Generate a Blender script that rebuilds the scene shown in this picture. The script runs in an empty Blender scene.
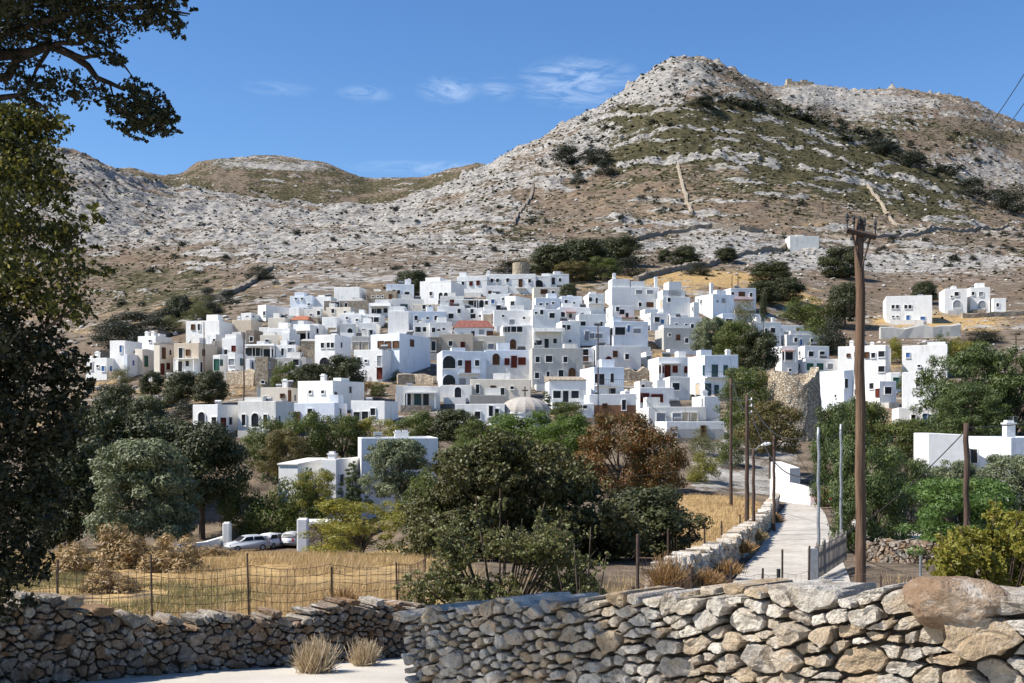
import bpy, bmesh, math, random
import numpy as np
from mathutils import Vector, Matrix
sc = bpy.context.scene
COL = sc.collection
F = 1138.0; HY = 430.0; CZ = 1.65; CX = 512.0
def R(d): return math.radians(d)
def zpy(D, py): return CZ - (py - HY) * D / F
def xpx(D, px): return (px - CX) * D / F

# ------------------------------------------------------------------ noise
_rs = np.random.RandomState(5)
_perm = np.concatenate([_rs.permutation(256)] * 3)
_g2 = np.stack([np.cos(np.arange(256) * 2 * np.pi / 256 * 37), np.sin(np.arange(256) * 2 * np.pi / 256 * 37)], 1)
_g3 = _rs.normal(size=(256, 3)); _g3 /= np.linalg.norm(_g3, axis=1)[:, None]
def per2(x, y):
    x = np.asarray(x, float); y = np.asarray(y, float)
    xi = np.floor(x).astype(int); yi = np.floor(y).astype(int); xf = x - xi; yf = y - yi
    u = xf**3 * (xf * (xf * 6 - 15) + 10); v = yf**3 * (yf * (yf * 6 - 15) + 10)
    def g(i, j):
        h = _perm[_perm[(xi + i) & 255] + ((yi + j) & 255)]
        return _g2[h, 0] * (xf - i) + _g2[h, 1] * (yf - j)
    a = g(0, 0); b = g(1, 0); c = g(0, 1); d = g(1, 1)
    return ((a + u * (b - a)) * (1 - v) + (c + u * (d - c)) * v) * 1.5
def fbm2(x, y, o=4, r=.5, s=0):
    t = 0; a = 1.
    for i in range(o):
        t = t + a * per2(x * 2**i + 17.3 * i + s, y * 2**i + 9.1 * i - s); a *= r
    return t
def per3(p):
    p = np.asarray(p, float); i0 = np.floor(p).astype(int); f = p - i0; w = f**3 * (f * (f * 6 - 15) + 10); t = 0
    for a in (0, 1):
        for b in (0, 1):
            for c in (0, 1):
                h = _perm[_perm[_perm[(i0[:, 0] + a) & 255] + ((i0[:, 1] + b) & 255)] + ((i0[:, 2] + c) & 255)]
                q = (_g3[h] * (f - np.array([a, b, c]))).sum(1)
                t = t + q * (w[:, 0] if a else 1 - w[:, 0]) * (w[:, 1] if b else 1 - w[:, 1]) * (w[:, 2] if c else 1 - w[:, 2])
    return t * 1.5
def cell2(x, y, s=0):
    xi = np.floor(x).astype(int); yi = np.floor(y).astype(int); best = np.full(np.shape(x), 9.)
    for i in (-1, 0, 1):
        for j in (-1, 0, 1):
            h = _perm[_perm[(xi + i + s) & 255] + ((yi + j) & 255)]; k = _perm[h + 31]
            d = (xi + i + h / 256. - x)**2 + (yi + j + k / 256. - y)**2
            best = np.minimum(best, d)
    return np.sqrt(best)
def sst(a, b, x):
    t = np.clip((np.asarray(x, float) - a) / (b - a), 0, 1); return t * t * (3 - 2 * t)

# ------------------------------------------------------------------ object helpers
def obj(name, verts, faces, mats, parent=None, smooth=False, fm=None, attr=None):
    me = bpy.data.meshes.new(name)
    me.from_pydata([tuple(v) for v in verts], [], [tuple(f) for f in faces]); return fin(name, me, mats, parent, smooth, fm)
def fin(name, me, mats, parent=None, smooth=False, fm=None):
    if not isinstance(mats, (list, tuple)): mats = [mats]
    for m in mats: me.materials.append(m)
    n = len(me.polygons)
    if smooth: me.polygons.foreach_set('use_smooth', np.ones(n, bool))
    if fm is not None: me.polygons.foreach_set('material_index', np.asarray(fm, dtype=np.int32))
    me.update()
    return link(name, me, parent)
def link(name, me, parent=None, loc=None, rz=None, sc_=None):
    o = bpy.data.objects.new(name, me); COL.objects.link(o)
    if parent: o.parent = parent
    if loc is not None: o.location = loc
    if rz is not None: o.rotation_euler = (0, 0, rz)
    if sc_ is not None: o.scale = sc_
    return o
def npmesh(name, V, Q):
    """V (n,3), Q (m,k) constant polygon size"""
    me = bpy.data.meshes.new(name); V = np.ascontiguousarray(V, dtype=np.float32); Q = np.ascontiguousarray(Q, dtype=np.int32)
    k = Q.shape[1]
    me.vertices.add(len(V)); me.vertices.foreach_set('co', V.ravel())
    me.loops.add(Q.size); me.loops.foreach_set('vertex_index', Q.ravel())
    me.polygons.add(len(Q)); me.polygons.foreach_set('loop_start', np.arange(0, Q.size, k, dtype=np.int32))
    me.polygons.foreach_set('loop_total', np.full(len(Q), k, dtype=np.int32))
    me.update(calc_edges=True); return me
def fattr(me, name, vals, dom='FACE'):
    a = me.attributes.new(name, 'FLOAT', dom); a.data.foreach_set('value', np.ascontiguousarray(vals, dtype=np.float32))
def cattr(me, name, vals):
    a = me.attributes.new(name, 'FLOAT_COLOR', 'POINT'); v = np.ones((len(vals), 4), np.float32); v[:, :3] = vals
    a.data.foreach_set('color', v.ravel())
def tag(o, label=None, cat=None, group=None, kind=None):
    if label: o['label'] = label
    if cat: o['category'] = cat
    if group: o['group'] = group
    if kind: o['kind'] = kind
    return o
def empty(name, loc, label, cat, group=None, rz=0):
    o = bpy.data.objects.new(name, None); COL.objects.link(o); o.location = loc; o.rotation_euler = (0, 0, rz)
    o.empty_display_size = .2
    return tag(o, label, cat, group)
class MB:
    def __init__(s): s.v = []; s.f = []
    def add(s, v, f):
        n = len(s.v); s.v += [tuple(p) for p in v]; s.f += [tuple(i + n for i in q) for q in f]; return s
    def box(s, x0, x1, y0, y1, z0, z1):
        return s.add([(x0,y0,z0),(x1,y0,z0),(x1,y1,z0),(x0,y1,z0),(x0,y0,z1),(x1,y0,z1),(x1,y1,z1),(x0,y1,z1)],
              [(0,3,2,1),(4,5,6,7),(0,1,5,4),(1,2,6,5),(2,3,7,6),(3,0,4,7)])
    def tube(s, pts, rad, n=6, cap=True):
        pts = [Vector(p) for p in pts]; k = len(pts)
        if not isinstance(rad, (list, tuple)): rad = [rad] * k
        V = []; Fc = []; prev = None
        for i, p in enumerate(pts):
            d = (pts[min(i + 1, k - 1)] - pts[max(i - 1, 0)])
            d = d.normalized() if d.length > 1e-9 else Vector((0, 0, 1))
            if prev is None:
                a = d.orthogonal().normalized()
            else:
                a = prev - d * prev.dot(d); a = a.normalized() if a.length > 1e-6 else d.orthogonal().normalized()
            prev = a; b = d.cross(a)
            for j in range(n):
                t = 2 * math.pi * j / n; V.append(p + (a * math.cos(t) + b * math.sin(t)) * rad[i])
        for i in range(k - 1):
            for j in range(n):
                j2 = (j + 1) % n; Fc.append((i * n + j, i * n + j2, (i + 1) * n + j2, (i + 1) * n + j))
        if cap: Fc.append(tuple(range(n - 1, -1, -1))); Fc.append(tuple((k - 1) * n + j for j in range(n)))
        return s.add(V, Fc)
    def lathe(s, prof, n=24, cx=0, cy=0):
        V = []; Fc = []
        for r, z in prof:
            for j in range(n):
                t = 2 * math.pi * j / n; V.append((cx + r * math.cos(t), cy + r * math.sin(t), z))
        for i in range(len(prof) - 1):
            for j in range(n):
                j2 = (j + 1) % n; Fc.append((i * n + j, i * n + j2, (i + 1) * n + j2, (i + 1) * n + j))
        Fc.append(tuple((len(prof) - 1) * n + j for j in range(n)))
        return s.add(V, Fc)
    def build(s, name, mat, parent=None, smooth=False, loc=None):
        o = obj(name, s.v, s.f, mat, parent, smooth)
        if loc is not None: o.location = loc
        return o

# ------------------------------------------------------------------ materials
class NT:
    def __init__(s, name):
        s.m = bpy.data.materials.new(name); s.m.use_nodes = True; s.t = s.m.node_tree; s.t.nodes.clear()
        s.out = s.t.nodes.new('ShaderNodeOutputMaterial')
    def n(s, typ, **k):
        o = s.t.nodes.new('ShaderNode' + typ)
        for a, b in k.items():
            if a.startswith('i_'):
                key = a[2:]; key = int(key) if key.isdigit() else key.replace('_', ' ')
                s.set(o.inputs[key], b)
            else: setattr(o, a, b)
        return o
    def set(s, inp, v):
        if isinstance(v, bpy.types.NodeSocket): s.t.links.new(v, inp)
        elif isinstance(v, (tuple, list)) and len(v) == 3 and inp.type == 'RGBA': inp.default_value = (*v, 1)
        else: inp.default_value = v
    def math(s, op, a, b=0., c=0., clamp=False):
        o = s.n('Math', operation=op, use_clamp=clamp); s.set(o.inputs[0], a); s.set(o.inputs[1], b)
        s.set(o.inputs[2], c); return o.outputs[0]
    def mix(s, f, a, b, mode='MIX'):
        o = s.n('Mix', data_type='RGBA', blend_type=mode); s.set(o.inputs[0], f); s.set(o.inputs[6], a); s.set(o.inputs[7], b); return o.outputs[2]
    def mr(s, v, a, b, c=0., d=1.):
        o = s.n('MapRange'); o.clamp = True
        for i, q in enumerate((v, a, b, c, d)): s.set(o.inputs[i], q)
        return o.outputs[0]
    def noise(s, co, scale, detail=4, rough=.55, dist=0.):
        o = s.n('TexNoise'); s.t.links.new(co, o.inputs['Vector']); o.inputs['Scale'].default_value = scale
        o.inputs['Detail'].default_value = detail; o.inputs['Roughness'].default_value = rough; o.inputs['Distortion'].default_value = dist
        return o.outputs[0]
    def vor(s, co, scale, feat='F1'):
        o = s.n('TexVoronoi', feature=feat); s.t.links.new(co, o.inputs['Vector']); o.inputs['Scale'].default_value = scale; return o
    def coord(s, w='Object'): return s.n('TexCoord').outputs[w]
    def wpos(s): return s.n('NewGeometry').outputs['Position']
    def scalev(s, co, v):
        o = s.n('Mapping'); s.t.links.new(co, o.inputs['Vector']); o.inputs['Scale'].default_value = v; return o.outputs[0]
    def bump(s, h, st=.5, dist=.1):
        o = s.n('Bump'); s.set(o.inputs['Height'], h); o.inputs['Strength'].default_value = st; o.inputs['Distance'].default_value = dist; return o.outputs[0]
    def pbr(s, col, rough=.9, normal=None, spec=.3, metal=0.):
        o = s.n('BsdfPrincipled'); s.set(o.inputs['Base Color'], col); s.set(o.inputs['Roughness'], rough)
        o.inputs['Specular IOR Level'].default_value = spec; o.inputs['Metallic'].default_value = metal
        if normal is not None: s.t.links.new(normal, o.inputs['Normal'])
        s.t.links.new(o.outputs[0], s.out.inputs[0]); return s.m
def attr(t, name, out=0): 
    o = t.n('Attribute'); o.attribute_name = name; return o.outputs[out]

def m_plaster(name, c, stain=.35, dark=(.35, .32, .28), bump=.25):
    t = NT(name); p = t.wpos()
    a = t.mr(t.noise(p, .45, 5, .6), .42, .72); st = t.noise(t.scalev(p, (1.6, 1.6, .18)), 1., 4, .6)
    k = t.math('MULTIPLY', t.math('MULTIPLY', a, t.mr(st, .45, .7)), stain)
    c2 = tuple(x * .93 for x in c)
    col = t.mix(t.mr(t.noise(p, 1.7, 3), .35, .65), c, c2); col = t.mix(k, col, dark)
    return t.pbr(col, .92, t.bump(t.noise(p, 5., 5), bump, .05), .15)
def m_rubble(name, c0, c1, c2, sc_=2.6, mortar=(.24, .2, .16)):
    t = NT(name); p = t.wpos(); q = t.scalev(p, (1, 1, 1.5))
    v = t.vor(q, sc_); e = t.vor(q, sc_, 'DISTANCE_TO_EDGE')
    r = t.n('SeparateColor', i_0=v.outputs['Color'])
    col = t.mix(r.outputs[0], c0, c1); col = t.mix(t.mr(r.outputs[1], .6, .9), col, c2)
    col = t.mix(t.mr(t.noise(p, 3., 6, .65), .3, .7, 0, .5), col, tuple(x * .6 for x in c0))
    ed = t.mr(e.outputs['Distance'], .02, .12)
    col = t.mix(ed, mortar, col)
    h = t.math('ADD', t.math('MULTIPLY', ed, .7), t.math('MULTIPLY', t.noise(p, 6., 5), .4))
    return t.pbr(col, .95, t.bump(h, 1., .12), .1)
def m_plain(name, c, rough=.6, var=.15, spec=.3, metal=0., sc_=6.):
    t = NT(name); p = t.coord(); n = t.noise(p, sc_, 4)
    return t.pbr(t.mix(t.mr(n, .3, .7), tuple(x * (1 - var) for x in c), tuple(min(1, x * (1 + var)) for x in c)), rough, t.bump(n, .15, .02), spec, metal)
def m_glass(name, c):
    t = NT(name); p = t.wpos(); return t.pbr(t.mix(t.mr(t.noise(p, .9, 2), .35, .65), c, tuple(x * 2. for x in c)), .35, None, .22)
def m_wood(name, c):
    t = NT(name); p = t.coord(); n = t.noise(t.scalev(p, (14, 14, .9)), 1., 6, .6, .4); w = t.noise(t.scalev(p, (60, 60, 1.5)), 1., 3)
    col = t.mix(t.mr(n, .32, .68), tuple(x * .5 for x in c), tuple(x * 1.35 for x in c)); col = t.mix(t.mr(w, .55, .66, 0, .7), col, tuple(x * .3 for x in c))
    return t.pbr(col, .85, t.bump(t.math('ADD', n, w), .6, .02), .2)
def m_leaf(name, c0, c1, c2=None, tr=.3, rough=.55, k2=.8):
    t = NT(name); v = attr(t, 'lc', 2)
    col = t.mix(v, c0, c1)
    if c2: col = t.mix(t.mr(attr(t, 'lr', 2), k2, min(1., k2 + .15)), col, c2)
    b = t.n('BsdfPrincipled'); t.set(b.inputs['Base Color'], col); b.inputs['Roughness'].default_value = rough; b.inputs['Specular IOR Level'].default_value = .35
    tl = t.n('BsdfTranslucent'); t.set(tl.inputs[0], t.mix(.5, col, (c1[0] * 1.3, c1[1] * 1.3, c1[2] * .7)))
    mx = t.n('MixShader'); mx.inputs[0].default_value = tr; t.t.links.new(b.outputs[0], mx.inputs[1]); t.t.links.new(tl.outputs[0], mx.inputs[2])
    t.t.links.new(mx.outputs[0], t.out.inputs[0]); return t.m

M = {}
M['white'] = m_plaster('whitewash', (.82, .81, .78), .5)
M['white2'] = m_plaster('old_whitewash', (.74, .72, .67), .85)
M['grey'] = m_plaster('weathered_render', (.5, .48, .44), .7, (.2, .18, .16))
M['concrete'] = m_plaster('bare_concrete', (.34, .32, .29), .6, (.16, .15, .14))
M['cream'] = m_plaster('cream_render', (.72, .65, .54), .35)
M['tan'] = m_plaster('tan_render', (.58, .49, .38), .5, (.3, .24, .18))
M['bluew'] = m_plaster('shade_blue_whitewash', (.74, .78, .83), .45)  # blue of walls in shade put into the whitewash colour
M['pink'] = m_plaster('pink_render', (.62, .36, .3), .3)
M['brownr'] = m_plaster('brown_render', (.3, .16, .09), .5, (.15, .08, .05))
M['domeg'] = m_plaster('grey_dome_render', (.4, .37, .33), .9, (.27, .2, .15))
M['stone'] = m_rubble('pale_rubble_masonry', (.52, .43, .31), (.68, .6, .47), (.38, .27, .17), 2.7)
M['dstone'] = m_rubble('dark_rubble_masonry', (.3, .26, .21), (.44, .4, .34), (.25, .2, .15))
M['roofw'] = m_plaster('lime_washed_roof', (.76, .74, .69), .6, (.4, .37, .33))
M['roofg'] = m_plaster('cement_roof', (.46, .43, .39), .8, (.22, .2, .18))
def m_tile(name, c):
    t = NT(name); p = t.coord(); w = t.n('TexWave', wave_type='BANDS', bands_direction='X'); t.t.links.new(p, w.inputs[0]); w.inputs['Scale'].default_value = 1.1
    n = t.noise(p, 1.6, 5); col = t.mix(t.mr(n, .3, .7), tuple(x * .55 for x in c), c)
    return t.pbr(t.mix(t.mr(w.outputs['Fac'], 0, .35, .5, 0), col, tuple(x * .4 for x in c)), .85, t.bump(w.outputs['Fac'], .8, .08), .2)
M['tile'] = m_tile('terracotta_tiles', (.52, .2, .11))
M['tiled'] = m_tile('dark_red_tiles', (.33, .13, .1))
M['glass'] = m_glass('dark_glass_and_porch_shade', (.012, .013, .016))
M['wood'] = m_wood('brown_painted_wood', (.13, .065, .035))
M['redw'] = m_wood('red_brown_painted_wood', (.13, .028, .02))
M['green'] = m_plain('green_paint', (.02, .09, .065), .5)
M['teal'] = m_plain('teal_grey_paint', (.03, .07, .08), .5)
M['blue'] = m_plain('blue_paint', (.045, .13, .34), .5)
M['lblue'] = m_plain('pale_blue_paint', (.3, .5, .75), .6)
M['beige'] = m_plain('beige_paint', (.5, .42, .3), .6)
M['greyp'] = m_plain('grey_paint', (.25, .26, .28), .5)
M['black'] = m_plain('charcoal_paint', (.03, .03, .032), .5)
M['whitep'] = m_plain('white_paint', (.78, .78, .76), .45, .05)
M['iron'] = m_plain('rusty_iron', (.075, .05, .038), .75, .4, .3)
M['galv'] = m_plain('galvanised_steel', (.3, .31, .32), .5, .2, .4, .5)
M['pole'] = m_wood('creosoted_pole_wood', (.155, .097, .063))
M['dpole'] = m_wood('dark_pole_wood', (.09, .06, .045))
M['gatew'] = m_wood('weathered_grey_wood', (.24, .21, .18))
M['bark'] = m_wood('tree_bark', (.1, .075, .055))
M['dbark'] = m_wood('dark_tree_bark', (.05, .04, .034))
M['cable'] = m_plain('black_cable', (.03, .03, .03), .6)
M['lane'] = (lambda t: t.pbr(t.mix(t.mr(t.noise(t.wpos(), 2.2, 6, .7), .52, .7), t.mix(t.mr(t.noise(t.wpos(), .35, 6, .65), .35, .65), (.37, .34, .295), (.52, .485, .425)), (.27, .225, .17)), .95, t.bump(t.noise(t.wpos(), 14., 6, .7), .5, .02), .1))(NT('worn_concrete_lane'))
M['road'] = (lambda t: t.pbr(t.mix(t.mr(t.noise(t.wpos(), .5, 6, .65), .3, .7), (.4, .365, .31), (.58, .54, .47)), .95, t.bump(t.noise(t.wpos(), 14., 6, .7), .5, .02), .1))(NT('worn_concrete_road'))
# ------------------------------------------------------------------ terrain
def lerp_tab(px, tab):
    t = sorted(tab); xs = [a[0] for a in t]
    return [np.interp(px, xs, [a[i] for a in t]) for i in range(1, len(t[0]))]
PXC = np.concatenate([np.arange(-560, -60, 5.), np.arange(-60, 1084, 1.75), np.arange(1084, 1584, 5.)])
def curve(D, tab, isz=False):
    """D constant or None (then tab has px,D,py)"""
    if D is None: d, p = lerp_tab(PXC, tab)
    else: d = np.full_like(PXC, D); p, = lerp_tab(PXC, tab)
    return d, (p if isz else zpy(d, p))
KN = [curve(2., [(0, -.1)], 1),
      curve(6., [(0, -.35)], 1),
      curve(14., [(-300, -1.15), (400, -1.15), (600, -1.6), (800, -1.8), (1024, -1.6)], 1),
      curve(40., [(0, -2.9), (420, -2.9), (520, -3.2), (690, -3.4), (800, -3.4), (1024, -3.1)], 1),
      curve(80., [(0, -7.15), (400, -7.15), (480, -5.6), (700, -4.6), (800, -4.7), (1024, -4.6)], 1),
      curve(112., [(0, -9.9), (350, -9.8), (420, -7.5), (600, -5.), (700, -4.3), (800, -5.5), (1024, -4.5)], 1),
      curve(157., [(0, 452), (100, 448), (200, 436), (400, 441), (500, 438), (600, 433), (720, 430), (790, 428), (1024, 431)]),
      curve(215., [(0, 402), (100, 398), (233, 381), (350, 385), (500, 383), (600, 383), (720, 387), (800, 404), (900, 398), (1024, 392)]),
      curve(300., [(0, 345), (100, 338), (200, 314), (270, 308), (350, 311), (480, 307), (600, 306), (720, 320), (800, 342), (900, 336), (1024, 332)]),
      curve(345., [(0, 327), (100, 322), (200, 300), (270, 290), (350, 289), (400, 286), (480, 284), (560, 284), (640, 285), (720, 290), (800, 302), (880, 313), (1024, 312)]),
      curve(480., [(0, 287), (100, 283), (200, 268), (300, 258), (400, 252), (500, 250), (560, 250), (640, 248), (720, 250), (800, 256), (900, 263), (1024, 262)]),
      curve(650., [(0, 232), (100, 245), (200, 236), (300, 232), (400, 228), (500, 206), (560, 198), (620, 190), (685, 182), (740, 181), (800, 188), (880, 203), (950, 217), (1024, 233)]),
      curve(None, [(-560, 800, 130), (-200, 800, 120), (0, 820, 140), (60, 850, 150), (80, 860, 152), (100, 870, 160), (133, 900, 176), (172, 950, 191), (206, 980, 193), (265, 1000, 201),
                   (314, 1000, 206), (372, 980, 206), (411, 950, 196), (450, 920, 184), (490, 900, 167), (510, 900, 153), (540, 900, 140), (560, 900, 128), (600, 910, 105), (620, 915, 92),
                   (640, 920, 77), (655, 930, 67), (670, 935, 58), (685, 940, 55), (700, 940, 57), (720, 940, 66), (740, 935, 75), (765, 925, 92), (823, 900, 122), (880, 860, 147),
                   (918, 830, 165), (956, 810, 180), (1012, 780, 205), (1060, 760, 225), (1300, 700, 300), (1584, 700, 330)])]
d12, z12 = KN[12]; p12 = HY - (z12 - CZ) * F / d12
d13 = d12 + np.interp(PXC, [440, 520, 740, 800], [260, 160, 120, 130]); KN.append((d13, zpy(d13, p12 + np.interp(PXC, [440, 520, 740, 800], [24, 26, 20, 12]))))
KN.append(curve(None, [(-560, 1700, 150), (0, 1700, 168), (60, 1700, 178), (140, 1700, 178), (160, 1700, 182), (180, 1700, 180), (200, 1700, 168), (220, 1700, 162), (250, 1700, 160), (290, 1700, 161),
                   (320, 1700, 165), (340, 1700, 173), (370, 1690, 183), (400, 1680, 184), (430, 1660, 182), (460, 1640, 175), (478, 1620, 170), (500, 1560, 182), (600, 1450, 165), (685, 1400, 110), (740, 1360, 84),
                   (765, 1350, 90), (775, 1350, 94), (790, 1350, 90), (800, 1350, 89), (815, 1350, 90), (830, 1350, 95), (850, 1350, 97), (880, 1350, 95), (905, 1350, 96), (940, 1350, 100), (960, 1350, 103),
                   (985, 1350, 113), (1005, 1350, 124), (1024, 1350, 129), (1100, 1350, 150), (1584, 1300, 210)]))
KN.append((np.full_like(PXC, 2600.), np.full_like(PXC, 40.)))
KN.append((np.full_like(PXC, 9000.), np.full_like(PXC, -60.)))
SEG = [5, 8, 40, 24, 16, 16, 26, 34, 18, 64, 100, 150, 16, 80, 6, 2]
KD = np.array([k[0] for k in KN]); KZ = np.array([k[1] for k in KN])
def boxs(a, w):
    k = np.ones(w) / w; return np.apply_along_axis(lambda r: np.convolve(np.pad(r, w // 2, 'edge'), k, 'valid'), 1, a)
KD = boxs(KD, 5); KZ[:12] = boxs(KZ[:12], 31); KZ[12:] = boxs(KZ[12:], 5)
h = np.diff(KD, axis=0); dl = np.diff(KZ, axis=0) / h; ms = np.zeros_like(KZ)
w1 = 2 * h[1:] + h[:-1]; w2 = h[1:] + 2 * h[:-1]
with np.errstate(all='ignore'):
    hm = (w1 + w2) / (w1 / dl[:-1] + w2 / dl[1:])
ms[1:-1] = np.where(dl[:-1] * dl[1:] > 0, hm, 0); ms[0] = dl[0]; ms[-1] = dl[-1]
GD = []; GZ = []; GS = []
for i, n in enumerate(SEG):
    for j in range(n + (i == len(SEG) - 1)):
        t = j / n; h00 = 2*t**3 - 3*t*t + 1; h10 = t**3 - 2*t*t + t; h01 = -2*t**3 + 3*t*t; h11 = t**3 - t*t
        GD.append(KD[i] + h[i] * t); GZ.append(h00 * KZ[i] + h10 * h[i] * ms[i] + h01 * KZ[i+1] + h11 * h[i] * ms[i+1]); GS.append(i + t)
GD = np.array(GD); GZ = np.array(GZ); GS = np.array(GS)[:, None] * np.ones_like(PXC)
GX = (PXC[None] - CX) * GD / F; GPY = HY - (GZ - CZ) * F / GD; GP = PXC[None] + 0 * GD
# land cover (what grows or lies where)
def band(v, a, b, s): return sst(a - s, a + s, v) * (1 - sst(b - s, b + s, v))
def blob(px, py, rx, ry): return np.exp(-(((GP - px) / rx)**2 + ((GPY - py) / ry)**2))
wob = fbm2(GX * .012, GD * .012, 4) * 1.
wob2 = fbm2(GX * .05 + 40, GD * .05, 3)
mtn = sst(9.3, 10.2, GS)
left = 1 - sst(430, 560, GP)
crest = KN[12][1]
front = (GS <= 12.02)
rock = .14 * mtn + .2 * mtn * sst(-.1, .6, fbm2(GX * .006 + 9, GD * .006, 3))
rock = np.where(front, rock + .4 * left * band(GPY, 130 + 50 * sst(120, 190, GP), 250, 14), rock)                 # grey ridge of the far bowl
rock = np.where(front, rock + .48 * band(GP, 440, 660, 40) * sst(10.4, 11.4, GS) * (1 - sst(0, 1, (GPY - (300 - .28 * GP)) / 40)), rock)   # pale left shoulder of the peak
rock = np.where(front, rock + .42 * blob(690, 72, 70, 26) + .2 * blob(640, 110, 50, 26), rock)
rock = rock + .45 * blob(720, 246, 70, 13) + .5 * blob(800, 262, 60, 14) + .45 * blob(900, 262, 70, 18) + .4 * blob(990, 265, 60, 20)
LEDGE = 0 * GP
for pl, hw, am in (([(545, 186), (570, 176), (600, 166), (640, 160), (700, 157), (740, 158), (770, 162), (800, 168), (830, 176), (870, 186), (920, 197), (965, 208)], 2.6, 1.), ([(640, 134), (680, 126), (720, 125), (760, 134), (800, 148), (840, 160), (880, 172), (930, 186), (980, 200)], 1.8, .9),
                   ([(650, 112), (700, 103), (740, 108), (780, 122), (820, 138), (850, 150)], 1.7, .9), ([(560, 172), (590, 158), (615, 147), (640, 136), (662, 127)], 2.2, .8), ([(600, 150), (640, 128), (690, 114), (730, 117)], 1.2, .6), ([(640, 150), (700, 143), (760, 148), (820, 164)], 1., .45), ([(110, 303), (140, 309), (180, 320)], 2.2, .9), ([(85, 292), (120, 296), (150, 293)], 1.6, .8), ([(150, 275), (210, 272), (262, 262)], 1.6, .7), ([(560, 236), (640, 231), (700, 222)], 1.2, .4)):
    xs_ = [q[0] for q in pl]; yy = np.interp(GP, xs_, [q[1] for q in pl]) + fbm2(GP * .03, GP * 0 + pl[0][1], 3) * 2.5
    LEDGE = np.maximum(LEDGE, am * np.exp(-((GPY - yy) / hw)**2) * band(GP, xs_[0], xs_[-1], 14) * sst(-.5, .1, fbm2(GP * .05, GP * 0 + pl[0][0], 2)) * (front & (GS > 9.3)))
rock = np.where(front, rock * (1 - .7 * band(GP, 610, 950, 25) * sst(0, 1, (GPY - 92) / 16) * (1 - sst(0, 1, (GPY - 160 - np.maximum(0, GP - 730) * .25) / 12))), rock)
rock = rock + .3 * band(GP, 250, 520, 40) * band(GPY, 240, 285, 12) * front
rock = np.where(front, rock - .05 * blob(130, 285, 130, 26), rock)
green = np.where(front, .75 * band(GP, 600, 960, 35) * sst(0, 1, (GPY - 88) / 24) * (1 - sst(0, 1, (GPY - 158 - np.maximum(0, GP - 730) * .27) / 14)), 0)
green = green + np.where(front, .27 * mtn + .35 * blob(770, 178, 140, 26) + .2 * blob(150, 285, 110, 26) + .45 * blob(170, 305, 90, 30) + .5 * blob(580, 262, 70, 18) + .25 * blob(500, 230, 60, 20), 0)
straw = .35 * blob(700, 278, 70, 8) + .8 * blob(720, 276, 60, 6) + .8 * blob(960, 322, 70, 10) + .6 * blob(900, 322, 40, 6) + .3 * blob(800, 300, 50, 12)
straw = straw + np.where(front & (GS > 10), .2 * band(GP, 560, 1000, 60) * band(GPY, 170, 235, 15), 0)
farL = (GS > 12.6) & (GP < 520); farR = (GS > 12.6) & (GP > 640)
rock = np.where(farL, .02 + .4 * band(GPY, 155, 170, 4) * band(GP, 200, 350, 20), rock); green = np.where(farL, .56 + .3 * wob, green); straw = np.where(farL, 0, straw)
rock = np.where(farR, .3 + .4 * blob(800, 95, 60, 12) + .3 * blob(900, 100, 70, 9) + .45 * blob(960, 172, 60, 14) - .35 * blob(960, 130, 60, 14), rock)
green = np.where(farR, .5 * blob(880, 125, 45, 16) + .45 * blob(980, 135, 60, 12) + .2, green); straw = np.where(farR, .15 * blob(930, 118, 40, 12), straw)
# near ground
fld = sst(13, 15, GD) * (1 - sst(84, 92, GD)) * (1 - sst(420, 470, GP))
straw = straw + fld * (.85 + .3 * wob2); green = green + fld * .18
straw = straw + .95 * sst(44, 55, GD) * (1 - sst(104, 112, GD)) * band(GP, 640, 760, 14)
rock = rock + .6 * sst(108, 118, GD) * (1 - sst(160, 175, GD)) * band(GP, 690, 800, 14)
tw = sst(5.6, 6.2, GS) * (1 - sst(9., 9.8, GS))
straw = straw + tw * .35 * (wob > .05); rock = rock + tw * (.3 + .3 * wob2); green = green + tw * .12
zc = GZ + 5 * fbm2(GX / 70, GD / 70, 3) + GX * .03; lam = 11.
ph = zc / lam - np.floor(zc / lam); ledge = np.exp(-((ph - .5) / .09)**2) * sst(-.15, .35, fbm2(GX / 55 + 5, zc / 22, 3)) * sst(9.6, 10.2, GS)
rock = np.clip(rock + .85 * LEDGE + .24 * wob * mtn + .1 * wob2 * mtn + .72 * ledge, 0, 1); green = np.clip(green + .25 * wob2 * (green > .1), 0, 1); straw = np.clip(straw, 0, 1)
# relief
amp = sst(36, 90, GD) * .12 + sst(9.2, 10., GS) * .5 + sst(10., 11., GS) * .6
ridge = 1 - np.abs(fbm2(GX / 26., GD / 26., 4, .5)) * 2
boul = np.sqrt(np.clip(1 - (cell2(GX / 6.5, GD / 6.5) / .62)**2, 0, 1)); boul2 = np.sqrt(np.clip(1 - (cell2(GX / 3.1, GD / 3.1, 7) / .6)**2, 0, 1))
NZ = GZ + amp * (fbm2(GX / 60, GD / 60, 5, .5) * 2.2 + (.3 + rock) * (ridge - .5) * 1.7) + amp * np.clip(rock - .3, 0, 1) * sst(-.3, .5, wob2) * (boul * 1.5 + boul2 * .9)
NZ = NZ + np.where(GS > 10.3, rock * np.maximum(0, per2(GX / 90 + 3, GD / 40)) * 2.5, 0)
crg = np.exp(-((GS - 12.) / .1)**2) + np.exp(-((GS - 14.) / .25)**2) * (GP > 640) * (1 - .8 * band(GP, 776, 824, 6)) * 1.9
NZ = NZ + 1.8 * LEDGE + 1.5 * sst(.42, .58, ph) * sst(-.15, .35, fbm2(GX / 55 + 5, zc / 22, 3)) * sst(9.6, 10.4, GS)
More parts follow.
